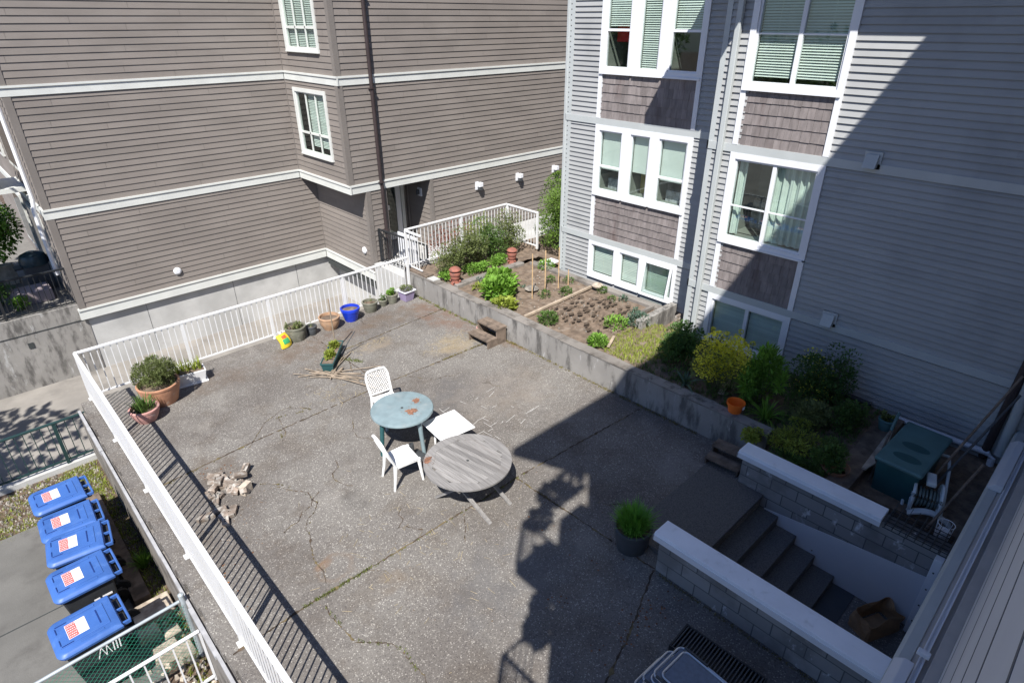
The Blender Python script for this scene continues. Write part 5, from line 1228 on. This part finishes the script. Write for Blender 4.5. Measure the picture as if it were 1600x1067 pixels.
# brick heap
rg=random.Random(17); k=0
for i in range(30):
    if i<22: x=rg.gauss(1.86,.15); y=rg.gauss(8.52,.17); lv=rg.choice((0,0,1,1,2))
    else: x=rg.gauss(1.60,.10); y=rg.gauss(8.08,.14); lv=0
    L,W,H_b=rg.uniform(.17,.22),rg.uniform(.09,.105),.065
    m=MB(); m.hexa([(-L/2,-W/2,-H_b/2),(L/2*rg.uniform(.8,1),-W/2,-H_b/2),(L/2*rg.uniform(.8,1),W/2,-H_b/2),(-L/2,W/2,-H_b/2),(-L/2*rg.uniform(.85,1),-W/2,H_b/2),(L/2,-W/2,H_b/2),(L/2*rg.uniform(.85,1),W/2,H_b/2),(-L/2,W/2,H_b/2)],rg.uniform(-.3,.4))
    o=tag(m.build('brick',BRICK,bevel=.004),'old broken brick in the heap by the left railing','brick','old bricks in a heap')
    if i%3==0:
        m=MB(); [m.disc((q,0,H_b/2+.001),.014,10) for q in (-.045,0,.045)]; m.build('core_hole',DARK,o)
    o.location=(x,y,.035+lv*.055); o.rotation_euler=(rg.uniform(-.35,.35) if lv else 0,rg.uniform(-.35,.35) if lv else rg.uniform(-.08,.08),rg.uniform(0,3.14))
o=tag(MB().box(-.09,.09,-.05,.05,0,.17).build('brick',STONE,bevel=.006),'single pale block standing apart just right of the brick heap','brick'); o.location=(2.06,8.27,0); o.rotation_euler=(0,0,.5)
# low leafy cover between the shaded shrubs
m=MB(); rg=random.Random(333)
for k in range(60):
    x=rg.uniform(8.95,10.7); y=rg.uniform(2.05,5.2)
    if (x-8.8)+(5.2-y)*.0<.1: continue
    foliage(m,60,(x,y,.56),(.16,.16,.09),.05,rg,.5,upb=.8)
tag(m.build('ground_cover',L_MID),kind='stuff')
# ------------------------------------------------------------------ shaded shrubs and things
bush('dark green bush at the corner of the projecting grey wall',9.75,5.45,.5,.48,.42,.42,L_DRK,3910,0.063,201,clumps=22)
bladeplant('grey green strap leaved plant at the wall in the shade',9.05,4.85,.52,.42,.028,1.25,16,L_BLU,202,r0=.03,droop=.75)
bush('bush covered with yellow flowers in front of the basement window',9.30,4.35,.5,.50,.46,.52,L_OLV,1870,0.052,203,fl=(L_YEL,30),fln=4200,flsize=.036,clumps=16,stemn=24,name='flowering_bush')
bush('tall dark green leafy plant beside the orange pot',9.42,3.62,.5,.34,.34,.62,L_BRT,2550,0.115,204,aspect=.28,clumps=16,upb=.9,stemn=14)
bush('dark shrub with pale yellow flowers against the shaded siding',9.95,3.0,.5,.42,.42,.50,L_DRK,2550,0.057,205,fl=(L_YEL,9),fln=260,flsize=.03,clumps=18,stemn=20,name='flowering_bush')
bush('dark bare twigged shrub right of the pale yellow flowers',10.4,2.75,.5,.42,.42,.58,L_DRK,2210,0.057,206,clumps=18,stemn=26)
bush('low dark plant behind the white wall cap',9.5,2.7,.5,.48,.42,.28,L_OLV,2210,0.057,207,clumps=14)
bladeplant('drooping long leaved plant below the tall dark green plant',9.1,3.30,.5,.48,.016,1.2,70,L_BRT,208,droop=.8)
bush('low green plant in the bed by the shaded wood edging',9.8,2.25,.5,.45,.26,.26,L_MID,1530,0.052,209,clumps=12)
bush('trailing dry vine heap behind the stair parapet',8.75,2.6,.48,.42,.5,.18,L_LIM,1530,0.069,210,clumps=12,aspect=.25,stemn=26)
bush('bright tipped trailing plant over the end of the wall',8.45,3.25,.45,.22,.2,.13,L_LIM,612,0.057,211,clumps=8)
bush('fern like plant in a clay bowl at the corner of the bed',8.62,2.02,.5,.32,.28,.27,L_MID,1870,0.052,212,clumps=10)
bush('green creeping plant along the back of the white cap',8.35,2.35,.45,.16,.5,.09,L_MID,1360,0.046,213,clumps=12)
bush('small shrub growing by the downpipe and curb',11.0,5.9,.45,.22,.2,.2,L_DRK,850,0.057,215,clumps=8)
for i,(x,y) in enumerate(((10.3,5.1),(10.4,4.85),(10.45,4.6),(10.5,4.35))):
    m=MB(); rg=random.Random(300+i)
    h=rg.uniform(.55,.75); m.tube([(0,0,0),(rg.uniform(-.05,.05),0,h)],.005,5); o=tag(m.build('tall_flower',STEM),('leftmost of the four','second from the left of the four','third from the left of the four','rightmost of the four')[i]+' yellow flower heads before the shaded window','flower','yellow flower heads on tall stems'); m=MB(); foliage(m,80,(0,0,h),(.05,.05,.035),.025,rg,1.1); m.build('flower_head',L_YEL,o); o.location=(x,y,.5)
# orange pot
e=empty('flower_pot',(8.80,3.72,.58),0,'bright orange plastic pot standing on the shaded garden wall','flower pot')
m=MB(); m.lathe([(.001,0),(.10,0),(.105,.01),(.135,.17),(.15,.175),(.155,.22),(.14,.22),(.13,.17),(.095,.03),(.001,.03)],n=28); m.build('pot_body',ORNG,e,smooth=True)
m=MB(); m.box(-.03,.03,-.155,-.145,.13,.19); m.build('sticker',WHT,e)
# timber edge of the bed and the things in the dark pit
o=tag(MB().box(8.12,10.75,1.62,1.95,-.02,.53).build('timber_planter_edge',TIMB,bevel=.01),'wide dark timber edge closing the shaded bed','timber')
m=MB(); m.prism([(8.9,1.60),(9.15,1.55),(9.3,1.62),(9.9,1.60),(10.3,1.66),(10.3,1.70),(8.9,1.66)],.53,.56); tag(m.build('scalloped_edging',STONE),'pale scalloped edging strip lying on the dark timber','edging')
e=empty('clay_bowl',(8.55,1.93,.53),0,'clay bowl rim half hidden under the fern like plant','bowl'); m=MB(); m.lathe([(.001,0),(.16,0),(.21,.09),(.195,.09),(.15,.02)],n=26); m.build('bowl',TERR,e,smooth=True)
e=empty('storage_bin',(9.45,1.19,-.02),R(-2),'large teal lidded storage bin in the dark corner pit','bin')
m=MB(); m.hexa([(-.55,-.24,0),(.55,-.24,0),(.55,.24,0),(-.55,.24,0),(-.62,-.29,.86),(.62,-.29,.86),(.62,.29,.86),(-.62,.29,.86)]); m.build('body',TEALD,e,bevel=.03)
m=MB(); m.box(-.67,.67,-.32,.32,.86,.93); l=m.build('lid',BINT,e,bevel=.03)
for x in (-.38,-.02):
    m=MB(); m.disc((x,-.02,.9315),.1,20,0,1.0,1.9); m.build('lid_recess',TEALD,l)
# broom / spade with teal handle
m=MB(); m.tube([(8.72,1.52,.05),(10.0,1.62,1.02)],.016,8); e=tag(m.build('shovel',TIMB),'shovel with a teal grip leaning beside the teal storage bin','shovel')
m=MB(); m.tube([(9.75,1.60,.84),(10.02,1.62,1.04)],.024,8); m.build('grip',BINT,e); m=MB(); curved_panel(m,lambda u,v:(8.4+.32*u,1.42+.22*v,.03+.05*u),4,4,.01); m.build('blade',TIRE,e)
pot('flower_pot','pale green plastic pot with leaves on the timber beside the teal bin',10.25,1.78,.13,.2,BINT,seed=31,plant=('sprig',L_OLV,(.12,160,0,.06))).location.z=.53
m=MB(); curved_panel(m,lambda u,v:(8.55+.42*u,1.30+.26*v-.1*u,.05+.12*math.sin(v*3.14)+.05*u),8,8,.012); tag(m.build('blue_basin',BLUP,smooth=True),'blue plastic basin lying in the pit behind the cap end','basin')
# hose reel
e=empty('hose_reel',(8.95,.80,.0),R(15),'grey garden hose reel cart lying in the dark corner','hose reel'); e.scale=(1.15,1.2,1.15)
def torus(m,c,R_,r,ax='y',n=28,k=7,a0=0,a1=6.2832):
    pts=[]
    for i in range(n+1):
        a=a0+(a1-a0)*i/n; pts.append((c[0]+R_*math.cos(a),c[1],c[2]+R_*math.sin(a)) if ax=='y' else (c[0]+R_*math.cos(a),c[1]+R_*math.sin(a),c[2]))
    m.tube(pts,r,k,cap=False)
for y in (-.14,.14):
    m=MB(); torus(m,(0,y,.42),.21,.018); torus(m,(0,y,.42),.09,.012)
    for a in range(5): m.tube([(0,y,.42),(.2*math.cos(a*1.257),y,.42+.2*math.sin(a*1.257))],.014,6)
    m.build('reel_wheel',HOSE,e,smooth=True)
m=MB()
for k in range(7): torus(m,(0,-.11+.036*k,.42),.10+.012*(k%3),.014,n=20,k=6)
m.build('hose',mk('green_grey_hose',(.16,.2,.19),.5,.1),e,smooth=True)
for y in (-.2,.2): m=MB(); m.tube([(-.25,y,.05),(.1,y,.42),(.45,y,.62),(.75,y,.64)],.018,8); m.build('side_tube',HOSE,e,smooth=True)
m=MB(); m.tube([(.75,-.2,.64),(.75,.2,.64)],.018,8); m.build('handle',HOSE,e,smooth=True)
m=MB(); curved_panel(m,lambda u,v:(-.28+.1*v,-.28+.42*u,.28+.10*math.sin(u*3.1)),8,3,.02); m.build('cover',HOSE,e,smooth=True)
m=MB(); m.box(-.10,.14,-.05,.05,.66,.72); m.build('crank',HOSE,e,bevel=.015)
# black wire rack on the parapet
e=empty('wire_rack',(7.97,.62,.61),0,'black wire mesh rack lying on the uncapped end of the stair wall','rack')
m=MB()
for k in range(9): m.tube([(-.24,-.36+.09*k,.01+.006*(k%2)),(.24,-.36+.09*k,.012)],.006,5)
for k in range(7): m.tube([(-.24+.08*k,-.38,.0),(-.24+.08*k,.38,.0)],.006,5)
m.build('rack_grid',BLK,e); m=MB()
for k in range(9): m.tube([(-.24,-.36+.09*k,.13),(.24,-.36+.09*k,.13)],.004,5)
for k in (0,4,8):
    for x in (-.24,.24): m.tube([(x,-.36+.09*k,.0),(x,-.36+.09*k,.13)],.004,5)
m.build('rack_rails',CHAR,e)
# white wire basket
e=empty('wire_basket',(8.35,.42,.35),0,'small white wire basket beside the wall ledge','basket')
m=MB(); torus(m,(0,0,.3),.10,.005,'z'); torus(m,(0,0,.15),.09,.004,'z'); torus(m,(0,0,0),.08,.005,'z')
for a in range(10): m.tube([(.08*math.cos(a*.628),.08*math.sin(a*.628),0),(.10*math.cos(a*.628),.10*math.sin(a*.628),.3)],.0035,4)
m.build('basket_wires',WHT,e); m=MB(); m.lathe([(.001,0),(.07,0),(.075,.18),(.001,.18)],(0,0,.01),16); m.build('liner',WHS,e)
# poles leaning on the grey wall corner
for i,(a,b,l) in enumerate((((8.95,.92,.35),(10.6,.42,2.0),'long brown pole leaning up toward the building corner'),((9.1,.85,.3),(10.5,.35,1.75),'second pole, partly hidden behind the long brown one'),((8.5,.62,.3),(9.3,.36,1.15),'short dark handle leaning against the white ledge'))):
    m=MB(); m.tube([a,b],.018,7); tag(m.build('pole',TIMB if i!=1 else CHAR),l,'pole')
m=MB(); m.tube([(10.88,.48,.35),(10.86,.42,3.0),(10.86,.33,3.15),(10.86,.30,7)],.06,10); tag(m.build('corner_downpipe',PIPEB,smooth=True),'dark downpipe in the corner where the two buildings meet','downpipe')
m=MB(); m.tube([(10.86,.30,.5),(10.86,.35,3.3),(10.84,.24,3.7),(10.84,.24,7)],.07,10); P(m,'downpipe',GTR,wb,smooth=True)
# paper bag in the stair well
e=empty('paper_bag',(7.50,.66,-.85),R(-25),'open brown paper bag at the bottom of the stairs','bag')
m=MB()
def bg_(u,v):
    a=u*6.2832; rx,ry=.30,.17; x=rx*max(-1,min(1,1.35*math.cos(a))); y=ry*max(-1,min(1,1.35*math.sin(a))); k=1+.10*math.sin(a*5+v*6)*v-.06*v; return (x*k,y*k,.30*v+.035*math.sin(a*3)*v)
curved_panel(m,bg_,40,6,.003); m.box(-.24,.24,-.14,.14,0,.01); m.build('bag_body',KRAFT,e,smooth=False)
# folding lawn chairs lying folded at the bottom of the picture
def lawn(label,x,y,z,rz,tilt):
    e=empty('folding_chair',(x,y,z),rz,label,'chair','folded aluminium lawn chairs')
    m=MB()
    def loop(x0,x1,y0,y1,zz,r=.07):
        pts=[]
        for (cx,cy,a0) in ((x1-r,y1-r,0),(x0+r,y1-r,90),(x0+r,y0+r,180),(x1-r,y0+r,270)):
            for k in range(6): a=R(a0+18*k); pts.append((cx+r*math.cos(a),cy+r*math.sin(a),zz))
        pts.append(pts[0]); return pts
    m.tube(loop(-.5,.5,-.26,.26,.02),.0125,8,cap=False); f_=m.build('frame',ALU,e,smooth=True)
    m=MB(); m.tube(loop(-.42,.12,-.22,.22,.055,.06),.0125,8,cap=False); m.build('seat_frame',ALU,e,smooth=True)
    m=MB(); m.box(-.48,.46,-.235,.235,.012,.018); m.build('fabric',FABR,e)
    m=MB(); m.box(-.40,.10,-.20,.20,.050,.056); m.build('seat_fabric',FABR,e)
    m=MB(); m.box(-.45,-.15,-.275,-.245,.03,.055); m.build('armrest',CHAR,e,bevel=.008); m=MB(); m.box(-.45,-.15,.245,.275,.03,.055); m.build('armrest',CHAR,e,bevel=.008)
    e.rotation_euler=(tilt,0,rz); return e
lawn('folded aluminium lawn chair on top of the stack at the bottom edge',4.20,1.48,.30,R(-93),0)
lawn('folded aluminium lawn chair in the middle of the stack at the bottom edge',4.12,1.56,.23,R(-93),0)
lawn('lowest folded aluminium lawn chair of the stack, furthest left',4.03,1.60,.16,R(-93),0)
e=empty('slatted_crate',(4.72,1.62,0),R(-88),'black slatted crate beside the folded lawn chairs','crate')
m=MB(); m.box(-.5,.5,-.2,-.18,0,.17); m.box(-.5,.5,.18,.2,0,.17); m.box(-.5,-.48,-.18,.18,0,.17); m.box(.48,.5,-.18,.18,0,.17)
m.build('crate_frame',BLK,e); m=MB()
for k in range(24): m.box(-.47+.04*k,-.455+.04*k,-.18,.18,.15,.165)
m.build('crate_slats',CHAR,e); m=MB(); m.box(-.48,.48,-.18,.18,.0,.03); m.build('crate_floor',BLK,e)
# ------------------------------------------------------------------ terrace left of the taupe building
m=MB(); m.box(-14,1.94,19.05,34,-2.25,-.24); struct(m.build('terrace',TERM))
m=MB(); m.box(-14,1.95,18.98,19.12,-2.25,-.20); e=tag(m.build('retaining_wall',CONC),'stained concrete retaining wall left of the taupe building beside the driveway','wall')
m=MB(); m.box(-14,1.93,18.965,18.98,-.66,-.645); m.build('groove',DARK,e); m=MB(); m.box(.5,.62,18.96,18.98,-1.05,-.9); m.build('drain_hole',DARK,e)
e=empty('barbecue',(1.42,21.1,-.24),0,'dark covered barbecue on the terrace behind the black railing','barbecue')
m=MB(); m.box(-.3,.3,-.25,.25,0,.75); m.build('cart',CHAR,e,bevel=.03); m=MB(); m.lathe([(.34,.75),(.36,.85),(.30,1.02),(.12,1.1),(.001,1.1)],n=20); m.build('hood',mk('glossy_dark_enamel',(.03,.05,.06),.25,.2),e,smooth=True)
m=MB(); m.box(-.5,-.3,-.2,.2,.7,.74); m.build('side_shelf',BIND,e)
o=tag(MB().box(-.45,.45,-.35,.35,.0,.32).build('paved_bench',mk('pinkish_paver',(.30,.25,.26),.8,.1,4),bevel=.01),'pinkish paved block seat seen through the black railing','bench'); o.location=(1.05,20.3,-.24)
m=MB(); m.box(-1.5,1.0,22.0,22.3,-.24,.35); tag(m.build('stone_planter_wall',STONE,bevel=.02),'low stone planter wall on the terrace under the green tree','wall')
for i,(x,y,r,h,n) in enumerate(((.35,20.4,.5,.32,1500),(.1,19.75,.45,.42,1900),(.75,19.7,.22,.22,500))):
    bush(('dark shrub behind the black terrace railing','larger dark shrub at the left edge behind the black railing','small light green plant close to the black railing')[i],x,y,-.22,r,r*.8,h,L_DRK if i<2 else L_BRT,n,.07,400+i,clumps=14)
def tree(x,y,z,h,rad,mat,n,size,seed,label,name='maple_tree',trunk=.07):
    rg=random.Random(seed); e=empty(name,(x,y,z),0,label,'tree')
    m=MB(); m.tube([(0,0,0),(.05,.03,h*.35),(-.04,.05,h*.7),(0,0,h)],[trunk,trunk*.85,trunk*.6,trunk*.3],8)
    m.build('trunk',BARK,e,smooth=True)
    m=MB()
    for k in range(14):
        a=rg.uniform(0,6.28); z0=h*rg.uniform(.45,.95); q=rg.uniform(.5,.95); m.tube([(0,0,z0),(rad[0]*q*.5*math.cos(a),rad[1]*q*.5*math.sin(a),z0+.2),(rad[0]*q*math.cos(a),rad[1]*q*math.sin(a),h+rg.uniform(-.3,.6)*rad[2])],[trunk*.45,trunk*.25,.008],5,cap=False)
    m.build('branches',BARK,e); m=MB(); foliage(m,n,(0,0,h+rad[2]*.1),rad,size,rg,.6,clumps=40,upb=0); m.build('crown',mat,e); return e
tree(.45,22.0,-.24,1.7,(1.0,.95,1.1),L_BRT,9000,.12,500,'light green maple at the left edge beside the taupe building')
tree(-2.6,19.3,-.24,6.0,(2.3,2.6,1.6),L_MID,3800,.28,502,'tree outside the left edge that shades the terrace','street_tree',.16)
tree(-7.0,12.2,-2.2,6.0,(3.6,3.4,2.2),L_MID,3600,.30,501,'tree outside the left edge whose shade dapples the driveway','street_tree',.18)
# white sheets by the door and shed boards beyond the railing
for i,(x,y,w_) in enumerate(((9.75,14.6,.5),(9.82,14.95,.55),(9.9,15.3,.5))):
    tag(MB().box(x,x+.03,y-w_/2,y+w_/2,-.04,.95-.05*i).build('white_sheet',WHT,bevel=.005),('nearest','middle','farthest')[i]+' of the three white sheets behind the black railing by the door','sheet','white sheets by the entry door')

# unseen leaf clumps added to throw the blotchy shade of balcony and person
rg=random.Random(71); m=MB()
for (x,y,z,a,c,n) in ((-.36,.08,6.65,.20,.24,420),(-.42,.12,7.9,.22,.3,420),(-.35,.30,8.75,.20,.16,240),(-.15,.25,9.3,.28,.25,420),(-.50,.0,7.2,.12,.25,200),(-.2,-.1,10.0,.25,.3,260)):
    foliage(m,n,(x,y,z),(a,a*.7,c),.10,rg,.7)
P(m,'added_shade_leaves',L_DRK,wb)
